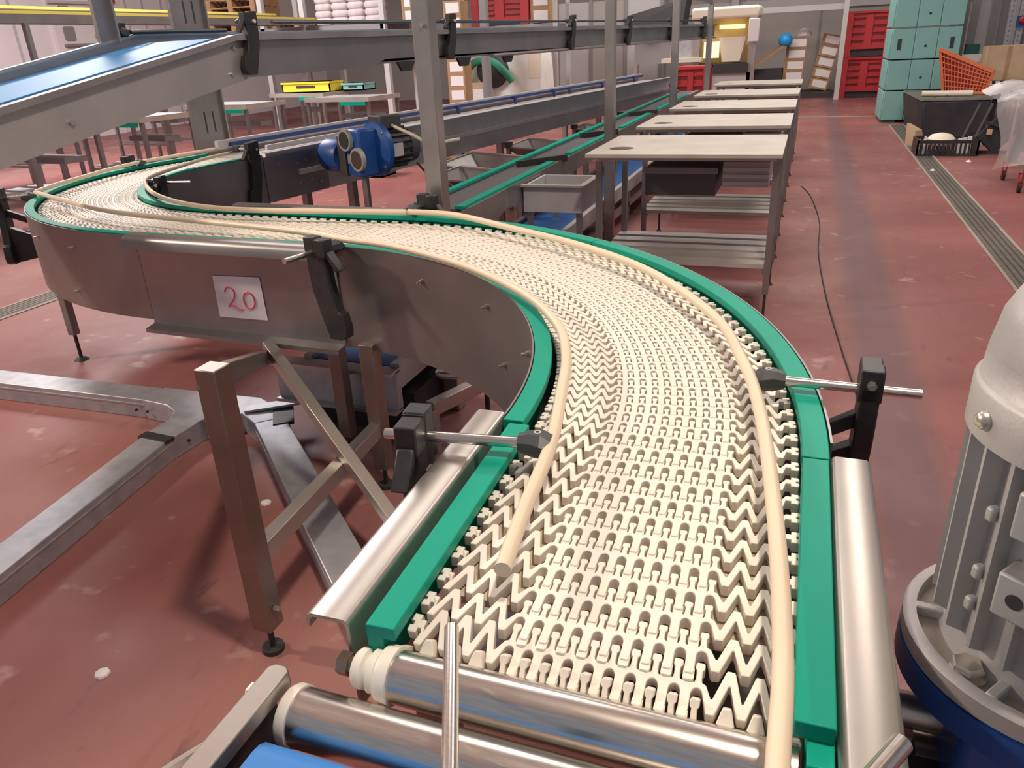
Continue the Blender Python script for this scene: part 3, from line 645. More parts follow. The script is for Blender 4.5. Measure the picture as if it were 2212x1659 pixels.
# blue drive motor hanging at the near end of the straight conveyor
c = V((-2.95, 4.97, .845))
dm = empty('drive_motor', c, 'blue worm gear motor with dark grey fins hung beside the straight conveyor', 'motor')
ax = V((.42, .907, 0)); sd = V((.907, -.42, 0)); uz = V((0, 0, 1))
m = MB().fr(c-ax*.02+sd*0, sd, ax, uz, .15, .13, .27); gb2 = build('gearbox', m, BLUEP, dm, bevel=.015)
for dz, r_, so, mt_ in ((.075, .052, -.045, DARK), (-.03, .056, .062, BRONZE)):
    p = c-ax*.086+sd*so+uz*dz
    build('cover_ring', MB().turn(p, p-ax*.022, [(0, r_+.012), (1, r_+.010)], 24), ALU, gb2)
    build('cover_disc', MB().cyl(p-ax*.02, p-ax*.025, r_-.004, 24), mt_, gb2)
build('rating_plate', MB().fr(c-ax*.087-sd*.03-uz*.035, sd, ax, uz, .055, .004, .05), MGREY, gb2)
build('adapter_flange', MB().turn(c+ax*.03+sd*.02+uz*.01, c+ax*.09+sd*.02+uz*.01, [(0, .09), (.4, .14), (.45, .155), (1, .155)], 36), BLUEP, dm)
for a in (20, 110, 200, 290):
    a = radians(a+25); p = c+ax*.066+sd*(.02+.135*cos(a))+uz*(.01+.135*sin(a))
    build('flange_bolt', MB().cyl(p, p-ax*.02, .010, 6), ZINC, dm)
b0 = c+ax*.09+sd*.02+uz*.01
mo = build('motor_body', MB().turn(b0, b0+ax*.24, [(0, .105), (.7, .105), (.72, .112), (1, .10)], 32), MOTD, dm)
for k in range(20):
    a = 2*pi*k/20; d = sd*cos(a)+uz*sin(a); t = -sd*sin(a)+uz*cos(a)
    build('cooling_fin', MB().fr(b0+ax*.10+d*.112, d, ax, t, .024, .15, .004), MOTD, dm)
build('terminal_box', MB().fr(b0+ax*.06+uz*.150, sd, ax, uz, .13, .15, .075), MOTD, dm, bevel=.006)
build('name_plate', MB().fr(b0+ax*.05+sd*.128-uz*.005, sd, ax, uz, .004, .07, .075), LGREY, dm)
build('power_cable', MB().tube(spline([b0+ax*.06+sd*.07+uz*.13, b0+ax*.10+sd*.20+uz*.08, b0+ax*.16+sd*.30+uz*.03, b0+ax*.3+sd*.40+uz*.04]), .010, 8), CABLE, dm)
build('drain_cable', MB().tube(spline([b0+ax*.2+sd*.1-uz*.10, b0+ax*.22+sd*.2-uz*.18, b0+ax*.25+sd*.34-uz*.22, b0+ax*.3+sd*.45-uz*.35]), .007, 8), RUBBER, dm)
build('drive_drum', MB().turn(c-sd*.34-ax*.03-uz*.03, c-sd*.16-ax*.03-uz*.03, [(0, .085), (.1, .10), (.9, .10), (1, .09)], 28), BLUEP, dm)
build('drive_cover', MB().fr(c-sd*.12-ax*.03-uz*.02, sd, ax, uz, .07, .12, .24), BRONZE, dm, bevel=.004)
build('motor_stand', MB().bar(c-uz*.13-ax*.02, (c.x-ax.x*.02, c.y-ax.y*.02, c.z-(c.z-F)/1.2), .033, .033, (0, 1, 0)), STEELP, dm)
dm.scale = (1.2, 1.2, 1.2)

# ================================================================ green-edged sorting conveyor with hoppers
gc = empty('green_edged_conveyor', (-1.88, 8, F), 'narrow steel conveyor with two bright green edge strips left of the worktables', 'conveyor')
build('belt', MB().box(-2.0, -1.76, 3.9, 13.6, .665, .68), BELTG, gc)
for x0, x1 in ((-2.055, -2.005), (-1.755, -1.70)):
    build('side_panel', MB().box(x0, x1, 3.9, 13.6, .56, .69), STEELP, gc)
build('edge_strip', MB().box(-2.05, -2.0, 3.92, 13.5, .69, .705), GREEN, gc)
for y0, y1 in ((3.85, 5.55), (6.0, 7.3), (7.9, 9.4), (10.0, 12.5)):
    build('edge_strip', MB().box(-1.765, -1.71, y0, y1, .69, .705), GREEN, gc)
for y in (5.65, 7.4, 9.5):
    build('diverter', MB().bar((-1.95, y-.25, .70), (-1.68, y+.1, .70), .03, .05), DARK, gc)
for y in (4.2, 5.6, 7.6, 9.6, 11.6, 13.4):
    [build('support_leg', MB().box(a, a+.04, y, y+.04, F, .57), STEELP, gc) for a in (-2.04, -1.75)]
cb = build('collecting_box', MB().box(-1.69, -1.30, 4.78, 4.80, .49, .66).box(-1.69, -1.67, 4.80, 5.2, .49, .66).box(-1.32, -1.30, 4.80, 5.2, .49, .66).box(-1.69, -1.30, 5.2, 5.22, .49, .66).box(-1.67, -1.32, 4.80, 5.2, .49, .50), STEELC, gc)
build('box_rim', MB().box(-1.72, -1.27, 4.75, 4.79, .655, .668), SLAT, cb); build('box_rim', MB().box(-1.31, -1.27, 4.79, 5.23, .655, .668), SLAT, cb)
for q_ in (-1.68, -1.345): build('box_leg', MB().box(q_, q_+.035, 4.81, 4.845, F, .49), STEELP, gc)
build('end_sheet', MB().prism([(-1.70, 3.7, .42), (-1.70, 4.5, .58), (-1.70, 4.5, .69), (-1.70, 3.7, .69)], (.006, 0, 0)), STEEL, gc)
# sheet metal chutes between the conveyors
def chute(x, y, label, s_=1.):
    r = empty('sheet_chute', (x, y, F), label, 'chute', 'sheet steel chutes between the two conveyors')
    a = .42*s_
    pts = [(x-a, y-a, .55), (x+a, y-a, .50), (x+a, y+a, .50), (x-a, y+a, .55)]
    pb = [(x-a*.2, y-a*.3, .30), (x+a*.35, y-a*.3, .30), (x+a*.35, y+a*.3, .30), (x-a*.2, y+a*.3, .30)]
    m = MB()
    for k in range(4):
        q = [V(pts[k]), V(pts[(k+1) % 4]), V(pb[(k+1) % 4]), V(pb[k])]
        m.prism(q, (0, 0, -.006))
    build('funnel', m, STEELP, r); build('rim', MB().tube([V(p)+V((0, 0, .005)) for p in pts], .010, 8, closed=True), STEEL, r)
    [build('stand', MB().box(p_, p_+.04, q_, q_+.04, F, .54 if p_ < x else .49), STEELP, r) for p_, q_ in ((x-a, y-a), (x+a-.04, y-a), (x-a, y+a-.04))]
    build('stand_knob', MB().cyl((x-a+.02, y-a+.02, .55), (x-a+.02, y-a+.02, .60), .045, 12), BLACK, r)
    return r
chute(-2.48, 5.95, 'sheet steel chute nearest the blue motor', .75); chute(-2.62, 6.7, 'second sheet steel chute left of the green strips')
chute(-2.48, 7.9, 'third sheet steel chute before the square tube post', .85); chute(-2.36, 9.5, 'fourth sheet steel chute partly behind the second post', .62)
chute(-2.25, 11.0, 'farthest sheet steel chute near the red crates', .4)
# small slatted bench seen behind the S-curve
bn = empty('slatted_bench', (-2.55, 4.35, F), 'low bench of grey metal slats standing behind the curved belt', 'bench')
for k in range(4): build('slat', MB().box(-3.05, -2.1, 4.12+k*.17, 4.25+k*.17, .16, .18), GALV, bn)
for x in (-3.0, -2.15): [build('leg', MB().box(x-.02, x+.02, q_, q_+.04, F, .16), STEELP, bn) for q_ in (4.12, 4.70)]

# ================================================================ low blue belt conveyor under the curve
lc = empty('low_conveyor', (-1.72, 6, F), 'low floor conveyor with dark blue belt running under the S-curve', 'conveyor')
build('belt', MB().box(-1.93, -1.54, 2.62, 13.0, .255, .28), BLUED, lc)
build('side_rail', MB().box(-1.54, -1.50, 2.6, 13.0, .19, .30), SLAT, lc); build('side_rail', MB().box(-1.97, -1.93, 2.6, 13.0, .19, .30), STEELB, lc)
build('side_rail', MB().box(-1.54, -1.50, 4.6, 13.0, .05, .10), STEELB, lc)
build('end_panel', MB().box(-2.10, -1.50, 2.56, 2.60, .10, .275), GALV, lc); build('end_lip', MB().box(-2.10, -1.50, 2.52, 2.60, .27, .285), STEELB, lc)
build('end_lip', MB().box(-2.10, -1.50, 2.53, 2.60, .09, .105), STEELB, lc)
build('end_knob', MB().cyl((-1.78, 2.56, .165), (-1.78, 2.53, .165), .014, 12), ZINC, lc)
build('tube_frame', MB().tube(spline([(-1.46, 2.95, .24), (-1.38, 2.75, .235), (-1.35, 2.68, .235), (-1.22, 2.70, .235), (-.95, 2.72, .235)], 5), .017, 10), STEELB, lc)
build('floor_box', MB().box(-2.0, -1.5, 2.70, 3.1, F, .12), DARK, lc)
for y in (3.2, 5.2, 7.2, 9.2, 11.5):
    [build('support_leg', MB().box(a, a+.035, y, y+.04, F, .2), STEELP, lc) for a in (-1.535, -1.97)]
m = MB().bar((-1.36, 2.58, .12), (-1.22, 2.95, .12), .05, .06).bar((-1.36, 2.58, F), (-1.36, 2.58, .12), .05, .05, (0, 1, 0))
build('foot_frame', m, STEELB, lc, bevel=.002)
build('levelling_foot', MB().turn((-1.22, 2.86, F), (-1.22, 2.86, F+.03), [(0, .05), (1, .02)], 16).cyl((-1.22, 2.86, F), (-1.22, 2.86, .11), .012, 8), RUBBER, lc)

# ================================================================ worktables on the right
def worktable(label):
    r = empty('worktable', (0, 0, F), label, 'table', 'steel worktables along the aisle')
    W, D, zt = 1.09, .93, .98            # local: x 0..W, y 0..D, z from the floor
    o = MB(); cx_, cy_, rr = .16, .26, .074; n = 32
    def rect(a):
        dx, dy = cos(a), sin(a); tx = ((W-cx_)/dx if dx > 1e-9 else (-cx_/dx if dx < -1e-9 else 1e9)); ty = ((D-cy_)/dy if dy > 1e-9 else (-cy_/dy if dy < -1e-9 else 1e9))
        t = min(tx, ty); return (cx_+dx*t, cy_+dy*t)
    angs = sorted([2*pi*k/n for k in range(n)]+[atan2(yy-cy_, xx-cx_) % (2*pi) for xx in (0, W) for yy in (0, D)])
    oc = [rect(a) for a in angs]; ic = [(cx_+rr*cos(a), cy_+rr*sin(a)) for a in angs]
    o.rings([[(x, y, zt) for x, y in ic], [(x, y, zt) for x, y in oc], [(x, y, zt-.020) for x, y in oc], [(x, y, zt-.020) for x, y in ic]], closed=True)
    P = lambda nm, mb, mt, par=r, **k: build(nm, mb, mt, par, **k)
    for q in (o,): q.v = [p+V((0, 0, F)) for p in q.v]
    P('tabletop', o, TABLE, smooth=20)
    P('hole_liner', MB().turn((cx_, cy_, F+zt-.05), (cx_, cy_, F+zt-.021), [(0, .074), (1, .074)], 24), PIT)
    P('apron', MB().box(.03, W-.03, .12, .15, F+zt-.052, F+zt-.020), TABLE); P('apron', MB().box(.03, W-.03, D-.06, D-.03, F+zt-.052, F+zt-.020), TABLE)
    for x in (.05, W-.03):
        for y in (.14, D-.05):
            l = P('leg', MB().box(x-.018, x+.018, y-.018, y+.018, F+.16, F+zt-.020), STEELP)
            build('levelling_foot', MB().cyl((x, y, F), (x, y, F+.17), .008, 8).turn((x, y, F), (x, y, F+.025), [(0, .026), (1, .010)], 12), RUBBER, l)
    for k in range(5):
        P('shelf_slat', MB().box(.03, W-.03, .13+k*.16, .235+k*.16, F+.315, F+.34), SLAT)
    [P('shelf_rail', MB().box(a, a+.03, .13, D-.04, F+.28, F+.314), STEELP) for a in (.035, W-.06)]
    P('under_tray', MB().box(.30, .72, .30, .78, F+.70, F+.86), TRAY); P('tray_lip', MB().box(.29, .73, .28, .30, F+.83, F+.865), MGREY)
    P('ribbed_tray', MB().box(.76, W-.07, .28, .80, F+.76, F+.90), LGREY)
    for zz in (.77, .81, .85): P('tray_rib', MB().box(.76, W-.07, .26, .28, F+zz, F+zz+.022), LGREY)
    return r
ordy = [4.46, 5.93, 7.43, 9.05, 10.95]
ordn = ['nearest pale steel worktable with a round hole at its left end', 'second pale worktable from the curved belt along the aisle', 'third pale worktable from the curved belt along the aisle', 'fourth pale worktable along the aisle, last but one', 'farthest pale worktable along the aisle, before the leaning cartons']
t0_ = worktable(ordn[0]); t0_.location = (-1.19, 4.46, F)
for i in range(1, 5): dup(t0_, (-1.19, ordy[i], F), ordn[i])

# ================================================================ packing tables on the left, beyond the belt
def packtable(label):
    r = empty('packing_table', (0, 0, F), label, 'table', 'packing tables left of the straight conveyor')
    W, D, zt = 1.15, .80, .98
    P = lambda nm, mb, mt: build(nm, mb, mt, r)
    P('tabletop', MB().box(-W, 0, 0, D, F+zt-.04, F+zt), GALV)
    P('edge_profile', MB().box(-W, .012, -.012, .012, F+zt-.05, F+zt+.012), TABLE); P('edge_profile', MB().box(-.012, .012, .012, D, F+zt-.05, F+zt+.012), TABLE)
    P('green_edge', MB().box(-.5, -.05, -.016, -.008, F+zt-.10, F+zt-.05), GREEN)
    for x in (-.03, -W+.03):
        for y in (.03, D-.03): P('leg', MB().box(x-.022, x+.022, y-.022, y+.022, F, F+zt-.04), STEELP)
    [P('lower_rail', MB().box(-W, -.01, q_, q_+.03, F+.36, F+.385), STEELP) for q_ in (.02, D-.05)]
    P('back_shelf', MB().box(-W+.25, -.25, D-.3, D-.05, F+.66, F+.72), MGREY)
    for k in range(3): P('shelf_slat', MB().box(-W+.03, -.03, .10+k*.24, .24+k*.24, F+.385, F+.40), GALV)
    return r
plab = ['packing table nearest the sloping conveyor with steel frame', 'second packing table with green edge under the sloping conveyor', 'third packing table with green edge left of the slotted post', 'fourth packing table with green edge right of the slotted post', 'fifth packing table holding a yellow crate', 'sixth packing table in front of the labelled cartons', 'packing table standing deepest at the left under the sloping conveyor', 'packing table of the back row beside the white wall', 'packing table of the back row nearest the slotted post']
p0 = packtable(plab[0]); ppos = [(-6.7, 3.6), (-6.9, 5.5), (-7.35, 7.4), (-7.25, 9.2), (-7.55, 11.6), (-5.9, 10.2), (-8.9, 5.2), (-9.6, 7.6), (-9.4, 9.9)]
for i, (x, y) in enumerate(ppos):
    o = p0 if i == 0 else dup(p0, (0, 0, 0), plab[i])
    o.location = (x, y, F); o.rotation_euler = (0, 0, radians(-6))
# roller-track rack frames and dim clutter below
def crate(name, x, y, z, sx, sy, sz, m_, label, cat='crate', group=None, rz=0, slots=True, rim=True):
    r = empty(name, (x, y, z), label, cat, group); t = .02
    b = MB().box(x-sx/2, x+sx/2, y-sy/2, y+sy/2, z, z+t).box(x-sx/2, x-sx/2+t, y-sy/2, y+sy/2, z, z+sz).box(x+sx/2-t, x+sx/2, y-sy/2, y+sy/2, z, z+sz).box(x-sx/2, x+sx/2, y-sy/2, y-sy/2+t, z, z+sz).box(x-sx/2, x+sx/2, y+sy/2-t, y+sy/2, z, z+sz)
    build('body', b, m_, r)
    if rim: build('rim', MB().box(x-sx/2-.012, x+sx/2+.012, y-sy/2-.012, y-sy/2+t, z+sz-.03, z+sz).box(x-sx/2-.012, x+sx/2+.012, y+sy/2-t, y+sy/2+.012, z+sz-.03, z+sz).box(x-sx/2-.012, x-sx/2+t, y-sy/2, y+sy/2, z+sz-.03, z+sz).box(x+sx/2-t, x+sx/2+.012, y-sy/2, y+sy/2, z+sz-.03, z+sz), m_, r)
    if slots: build('hand_slot', MB().box(x-sx*.2, x+sx*.2, y-sy/2-.006, y-sy/2+.001, z+sz*.45, z+sz*.65), DARK, r)
    r.rotation_euler = (0, 0, rz); return r
yc = crate('yellow_crate', -8.05, 12.1, .905, .95, .45, .17, YELL, 'bright yellow plastic crate on a packing table under the raised conveyor')
crate('teal_crate', -7.3, 12.35, .905, .42, .4, .12, TEAL, 'small teal crate beside the yellow crate')
for i, (x, y, m_, nm, lb) in enumerate(((-6.2, 8.4, REDB, 'red_crate', 'dark red crate on the floor below the packing tables'), (-5.6, 9.6, DARK, 'black_crate', 'black crate on the floor below the packing tables'),
        (-6.6, 10.2, DARK, 'black_crate', 'black crate behind the red one below the tables'), (-5.2, 11.3, CARD, 'brown_carton', 'brown open carton below the sixth packing table'))):
    crate(nm, x, y, F, .5, .4, .32, m_, lb)

# ================================================================ yellow-edged conveyor along the white wall
yl = empty('yellow_edged_conveyor', (-9.3, 9, F), 'high conveyor with two bright yellow edge strips along the white wall', 'conveyor')
def yb(x0, x1, z0, z1, mt, nm): build(nm, MB().box(x0, x1, 3.0, 13.9, z0, z1), mt, yl)
yb(-9.10, -9.0, 2.100, 2.135, YELS, 'edge_strip'); yb(-9.95, -9.85, 2.215, 2.25, YELS, 'edge_strip')
yb(-9.85, -9.10, 2.07, 2.10, MGREY, 'belt'); yb(-9.06, -9.0, 2.00, 2.100, STEELP, 'side_panel'); yb(-9.95, -9.89, 2.03, 2.215, STEELP, 'side_panel')
for y in (3.2, 7.6, 13.5): build('support_leg', MB().box(-9.06, -9.0, y, y+.06, F, 2.0), STEELP, yl)
gb3 = empty('frame_bench', (-9.5, 8, F), 'long steel bench frame below the yellow-edged conveyor', 'bench')
build('top_rail', MB().box(-8.9, -8.84, 2.0, 9.6, 1.30, 1.44), STEEL, gb3)
build('top_plate', MB().box(-9.5, -8.86, 2.0, 9.6, 1.44, 1.46), STEELP, gb3)
for y in (2.4, 5.0, 9.4): build('leg', MB().box(-8.9, -8.84, y, y+.06, F, 1.32), STEELP, gb3)

# ================================================================ racks and stock along the back on the left
rk = empty('pallet_rack', (-9.3, 14.6, F), 'grey storage rack carrying pallets and white sacks', 'rack')
[build('upright', MB().box(x-.05, x+.05, q_, q_+.1, F, 4.2), LGREY, rk) for x in (-10.3, -9.35, -7.62) for q_ in (14.0, 15.2)]
for y in (14.0, 15.22): build('beam', MB().box(-12.2, -7.6, y, y+.07, 1.88, 1.98), MGREY, rk)
build('deck', MB().box(-12.2, -7.6, 14.0, 15.3, 1.98, 2.0), STEELP, rk)
def pallet(x, y, z, label, group='wooden pallets on the rack'):
    r = empty('wooden_pallet', (x, y, z), label, 'pallet', group)
    for k in range(5): build('deck_board', MB().box(x-.6, x+.6, y-.4+k*.17, y-.28+k*.17, z+.122, z+.144), WOOD, r)
    for k in (-.54, 0, .54): build('stringer', MB().box(x+k-.06, x+k+.06, y-.4, y+.4, z, z+.122), WOOD, r)
    return r
for i in range(4): pallet(-11.1, 14.55, 2.0+.146*i, ['bottom wooden pallet of the stack on the rack', 'second wooden pallet up in the rack stack', 'third wooden pallet up in the rack stack', 'topmost wooden pallet of the rack stack'][i])
pallet(-9.7, 14.7, 2.0, 'single wooden pallet lying between the two rack uprights')
def sack(x, y, z):
    m = MB(); sx, sy, sz = .36, .30, .128; rs = []
    for zz, k in ((0, .86), (.2, .98), (.5, 1.02), (.8, .98), (1, .84)):
        q = []
        for j in range(12):
            a = 2*pi*j/12; ca, sa = cos(a), sin(a); e = .42
            q.append((x+sx/2*k*math.copysign(abs(ca)**e, ca)+random.uniform(-.006, .006), y+sy/2*k*math.copysign(abs(sa)**e, sa), z+zz*sz))
        rs.append(q)
    m.rings(rs); return build('white_sack', m, SACK, smooth=60)
for r_ in range(5):
    for c_ in range(4):
        o = sack(-9.02+c_*.365+random.uniform(-.01, .01), 14.35, 2.003+r_*.125)
        tag(o, 'creased white sack, %s row up and %s from the left in the rack stack' % (('lowest', 'second', 'third', 'fourth', 'topmost')[r_], ('first', 'second', 'third', 'last')[c_]), 'sack', 'white sacks stacked on the rack')
def carton(x, y, z, sx, sy, sz, label, group=None, rz=0., m_=CARD, lab=True, tilt=0.):
    r = empty('carton', (x, y, z), label, 'carton', group)
    build('box', MB().box(x-sx/2, x+sx/2, y-sy/2, y+sy/2, z, z+sz), m_, r)
    if lab: build('label', MB().box(x-sx*.34, x+sx*.42, y-sy/2-.006, y-sy/2-.001, z+sz*.18, z+sz*.86), LABEL, r)
    build('tape', MB().box(x-sx/2-.001, x+sx/2+.001, y-.03, y+.03, z+sz*.96, z+sz+.002), CARDL, r)
    r.rotation_euler = (0, tilt, rz); return r
pallet(-6.2, 14.3, F, 'wooden pallet on the floor under the carton stack behind the post', None)
for k in range(9): carton(-6.2, 14.2, F+.145+k*.245, .34, .34, .243, 'brown carton with white label, %s in the stack behind the near post' % ['bottom one', 'second up', 'third up', 'fourth up', 'fifth up', 'sixth up', 'seventh up', 'eighth up', 'top one'][k], 'labelled cartons behind the near post')
for k in range(3): carton(-7.15, 14.5, 1.98+k*.215, .4, .36, .213, ['lowest', 'middle', 'top'][k]+' white-labelled carton beside the white sacks', 'cartons beside the sacks')
carton(-5.53, 17.3, 1.9, .42, .4, .28, 'lower carton at the right side of the high red bin', 'cartons beside the high red bin'); carton(-5.53, 17.3, 2.18, .42, .4, .28, 'upper carton at the right side of the high red bin', 'cartons beside the high red bin')
build_sup = MB().box(-7.2, -5.2, 16.95, 18.0, 1.80, 1.88)
sh = empty('storage_shelf', (-6.3, 17.4, F), 'tall grey shelf carrying a red bin behind the raised conveyor', 'shelf')
build('shelf_board', build_sup, STEELP, sh)
[build('upright', MB().box(x, x+.08, q_, q_+.08, F, 3.4), LGREY, sh) for x in (-7.3, -5.2) for q_ in (16.95, 17.9)]

def red_bin(x, y, z, label, sx=1.0, sy=1.1, sz=.93, group='stacked red bins'):
    r = empty('red_bin', (x, y, z), label, 'bin', group)
    x0, x1, y0, y1 = x-sx/2, x+sx/2, y-sy/2, y+sy/2; b = z+.15*sz/.93; T = z+sz
    build('shell', MB().box(x0+.04, x1-.04, y0+.05, y1, b+.02, T-.04), REDB, r)
    for xx in (x0, x1-.13*sx): build('corner_post', MB().box(xx, xx+.13*sx, y0, y0+.12, z, T), REDB, r)
    for xx in (x0, x1-.13*sx): build('corner_post', MB().box(xx, xx+.13*sx, y1-.12, y1+.01, z, T), REDB, r)
    build('centre_rib', MB().box(x-.08*sx, x+.08*sx, y0+.01, y0+.06, b+.02, T-.09), REDB, r)
    build('top_rim', MB().box(x0, x1, y0-.005, y1+.005, T-.05, T), REDB, r)
    build('foot_rail', MB().box(x0+.1, x1-.1, y0+.005, y0+.05, b, b+.07), REDB, r)
    for s_ in (-1, 1):
        for k in range(4):
            zz = b+.14*sz+k*.165*sz; xa, xb = sorted((x+s_*.10*sx, x+s_*.36*sx))
            build('vent_slot', MB().box(xa, xb, y0+.046, y0+.0505, zz, zz+.035*sz), REDD, r)
            build('vent_rib', MB().box(xa-.01, xb+.01, y0+.02, y0+.05, zz+.06*sz, zz+.085*sz), REDB, r)
    build('fork_opening', MB().box(x0+.14*sx, x1-.14*sx, y0+.06, y0+.07, z+.01, b), DARK, r)
    return r
red_bin(1.19, 22.45, F, 'lower red plastic bin of the stack by the grey pipe', group='red bins by the grey pipe')
red_bin(1.19, 22.45, F+.95, 'upper red plastic bin of the stack by the grey pipe', sz=1.0, group='red bins by the grey pipe')
red_bin(-6.42, 17.5, 1.88, 'red plastic bin high on the shelf behind the raised conveyor', 1.30, .95, .62, None)
red_bin(-2.05, 15.4, F, 'red bin on the floor right of the third upright post', .62, .7, 1.08, None)
red_bin(-2.75, 15.2, F, 'low red bin left of the third upright post', .70, .6, .80, None)

# white wrapped load with green cloth
wl_ = empty('wrapped_load', (-6.1, 16.4, F), 'white plastic-wrapped load with green cloth behind the straight conveyor', 'load')
m = MB(); rs = []
for zz, k in ((F, 1), (.5, 1.02), (1.0, 1.0), (1.35, .97), (1.46, .90)): rs.append([(-6.12+.93*k*sx_, 16.4+.45*k*sy_, zz) for sx_, sy_ in ((-1, -1), (-.3, -1.05), (.4, -1.0), (1, -1), (1, 1), (-1, 1))])
m.rings(rs); build('white_wrap', m, TARP, wl_, smooth=60)
build('yellowed_side', MB().box(-5.42, -5.16, 15.93, 15.96, .86, 1.40), CREAM, wl_)
m = MB(); m.turn((-6.2, 15.95, 1.02), (-6.2, 15.60, 1.02), [(0, .34), (.5, .30), (1, .10)], 20); build('dark_opening', m, DARK, wl_)
m = MB(); m.tube(spline([(-6.75, 15.75, .86), (-6.62, 15.70, 1.12), (-6.40, 15.68, 1.22), (-6.1, 15.66, 1.20), (-5.85, 15.68, 1.0), (-5.7, 15.7, .82)]), .075, 10); build('green_cloth', m, GREENC, wl_, smooth=60)
build('box_lid', MB().box(-6.95, -6.2, 15.5, 15.9, .70, .82), CARDL, wl_); build('lower_box', MB().box(-6.9, -6.2, 15.5, 15.9, F, .70), LABEL, wl_)

# ================================================================ far machines in the middle
pm = empty('packing_machine', (-1.6, 17.3, F), 'cream and yellow lit packing machine beyond the worktables', 'machine')
build('frame_top', MB().box(-2.35, -1.05, 17.0, 18.0, 1.78, 2.0), CREAM, pm, bevel=.05)
for x in (-2.3, -1.22): build('frame_post', MB().box(x, x+.14, 17.0, 17.12, F, 1.80), STEEL, pm)
build('back_panel', MB().box(-2.2, -1.2, 17.7, 17.75, .8, 1.8), LITY, pm)
build('lamp_tube', MB().box(-1.85, -1.35, 17.55, 17.60, 1.60, 1.68), LIT, pm)
build('lit_window', MB().box(-2.08, -1.78, 17.05, 17.08, 1.08, 1.38), LIT, pm)
build('feed_hopper', MB().prism([(-1.72, 17.1, 1.0), (-1.38, 17.1, 1.0), (-1.28, 17.1, 1.45), (-1.80, 17.1, 1.45)], (0, .3, 0)), CREAM, pm)
build('control_panel', MB().box(-1.22, -1.02, 16.7, 16.8, 1.35, 1.76), LABEL, pm, bevel=.015)
build('base_tray', MB().box(-2.3, -1.2, 16.9, 17.6, .80, .97), DARK, pm); build('base_tray', MB().box(-2.6, -2.05, 16.8, 17.5, .74, .95), DGREEN, pm)
build('base_box', MB().box(-2.4, -1.15, 17.0, 17.8, .2, .8), LGREY, pm); build('in_feed', MB().box(-2.9, -2.1, 16.9, 17.3, 1.02, 1.10), CREAM, pm)
build('guard_block', MB().box(-2.75, -2.3, 17.1, 17.6, 1.1, 1.45), GALV, pm); build('foot', MB().box(-2.4, -2.2, 17, 17.2, F, .2).box(-1.35, -1.15, 17, 17.2, F, .2), STEEL, pm)
dk = empty('dark_machine', (-3.2, 19.0, F), 'black hooded machine behind the second upright post', 'machine')
m = MB().rings([[(-4.3, 19, 1.63), (-2.85, 19, 1.56), (-2.85, 19.9, 1.56), (-4.3, 19.9, 1.63)], [(-4.0, 19.1, 2.0), (-2.75, 19.1, 2.28), (-2.75, 19.9, 2.28), (-4.0, 19.9, 2.0)]])
build('hood', m, DARK, dk); build('body', MB().box(-3.9, -2.95, 19.1, 19.9, .95, 1.59), MGREY, dk)
for x in (-3.9, -3.03): build('leg', MB().box(x, x+.08, 19.1, 19.2, F, .95), STEEL, dk)
build('inspection_light', MB().box(-4.5, -4.2, 19.0, 19.05, 1.56, 1.70), LABEL, dk); build('inspection_light', MB().box(-3.6, -3.3, 18.97, 19.0, 1.54, 1.66), LABEL, dk)
tag(build('floor_cable', MB().tube(spline([(.02, 9.2, F+.006), (.12, 8.6, F+.006), (.20, 7.4, F+.006), (.19, 6.3, F+.006), (.23, 5.2, F+.006), (.30, 4.2, F+.006), (.38, 3.3, F+.006)]), .0045, 6), RUBBER), 'thin dark cable lying along the aisle floor beside the worktables', 'cable')
pc = empty('partition_screen', (-5.4, 21, F), 'pale grey partition panels behind the raised conveyor', 'partition')
for k in range(4): build('panel', MB().box(-7.2+k*.9, -6.34+k*.9, 21, 21.05, .3, 2.4), LGREY if k % 2 else WALLG, pc)
for k in range(5): build('post', MB().box(-7.25+k*.9, -7.18+k*.9, 20.95, 21.0, F, 2.6), MGREY, pc)
# leaning cartons, plank, blue bag on a dark pallet
bp_ = tag(build('black_pallet', MB().box(-.70, .52, 22.2, 23.6, F, F+.12), DARK), 'low black plastic pallet under the leaning carton stacks', 'pallet')
for k in range(5): carton(-.46+k*.012, 22.7, F+.12+k*.262, .50, .45, .26, 'carton with white label, %s of the straight stack beside the plank' % ['lowest', 'second', 'third', 'fourth', 'topmost'][k], 'straight carton stack')
for k in range(5): carton(.17+k*.052, 22.95, F+.18+k*.258, .46, .45, .25, 'tilted carton with white label, %s of the leaning stack by the grey pipe' % ['lowest', 'second', 'third', 'fourth', 'topmost'][k], 'leaning carton stack', tilt=radians(12))
tag(build('plank', MB().bar((-1.55, 22.2, .62), (-.62, 22.35, 1.27), .35, .06), CARD), 'long brown board propped slanting against the carton stack', 'board')
m = MB().turn((-.70, 22.25, 1.16), (-.70, 22.25, 1.46), [(0, .08), (.2, .16), (.5, .17), (.8, .15), (1, .06)], 12); tag(build('blue_bag', m, BLUEBAG, smooth=60), 'bright blue plastic bag on the end of the slanting board', 'bag')
tag(build('dark_trolley', MB().box(-1.45, -.72, 22.3, 23.2, .30, .62).box(-1.40, -.80, 22.4, 23.0, F, .30), DARK), 'dark low trolley beneath the slanting board', 'trolley')
m = MB().turn((-.28, 22.7, 1.385), (-.28, 22.7, 1.56), [(0, .2), (.5, .17), (1, .05)], 9); tag(build('film_bundle', m, LABEL, smooth=30), 'crumpled clear film bundle on top of the straight carton stack', 'film')

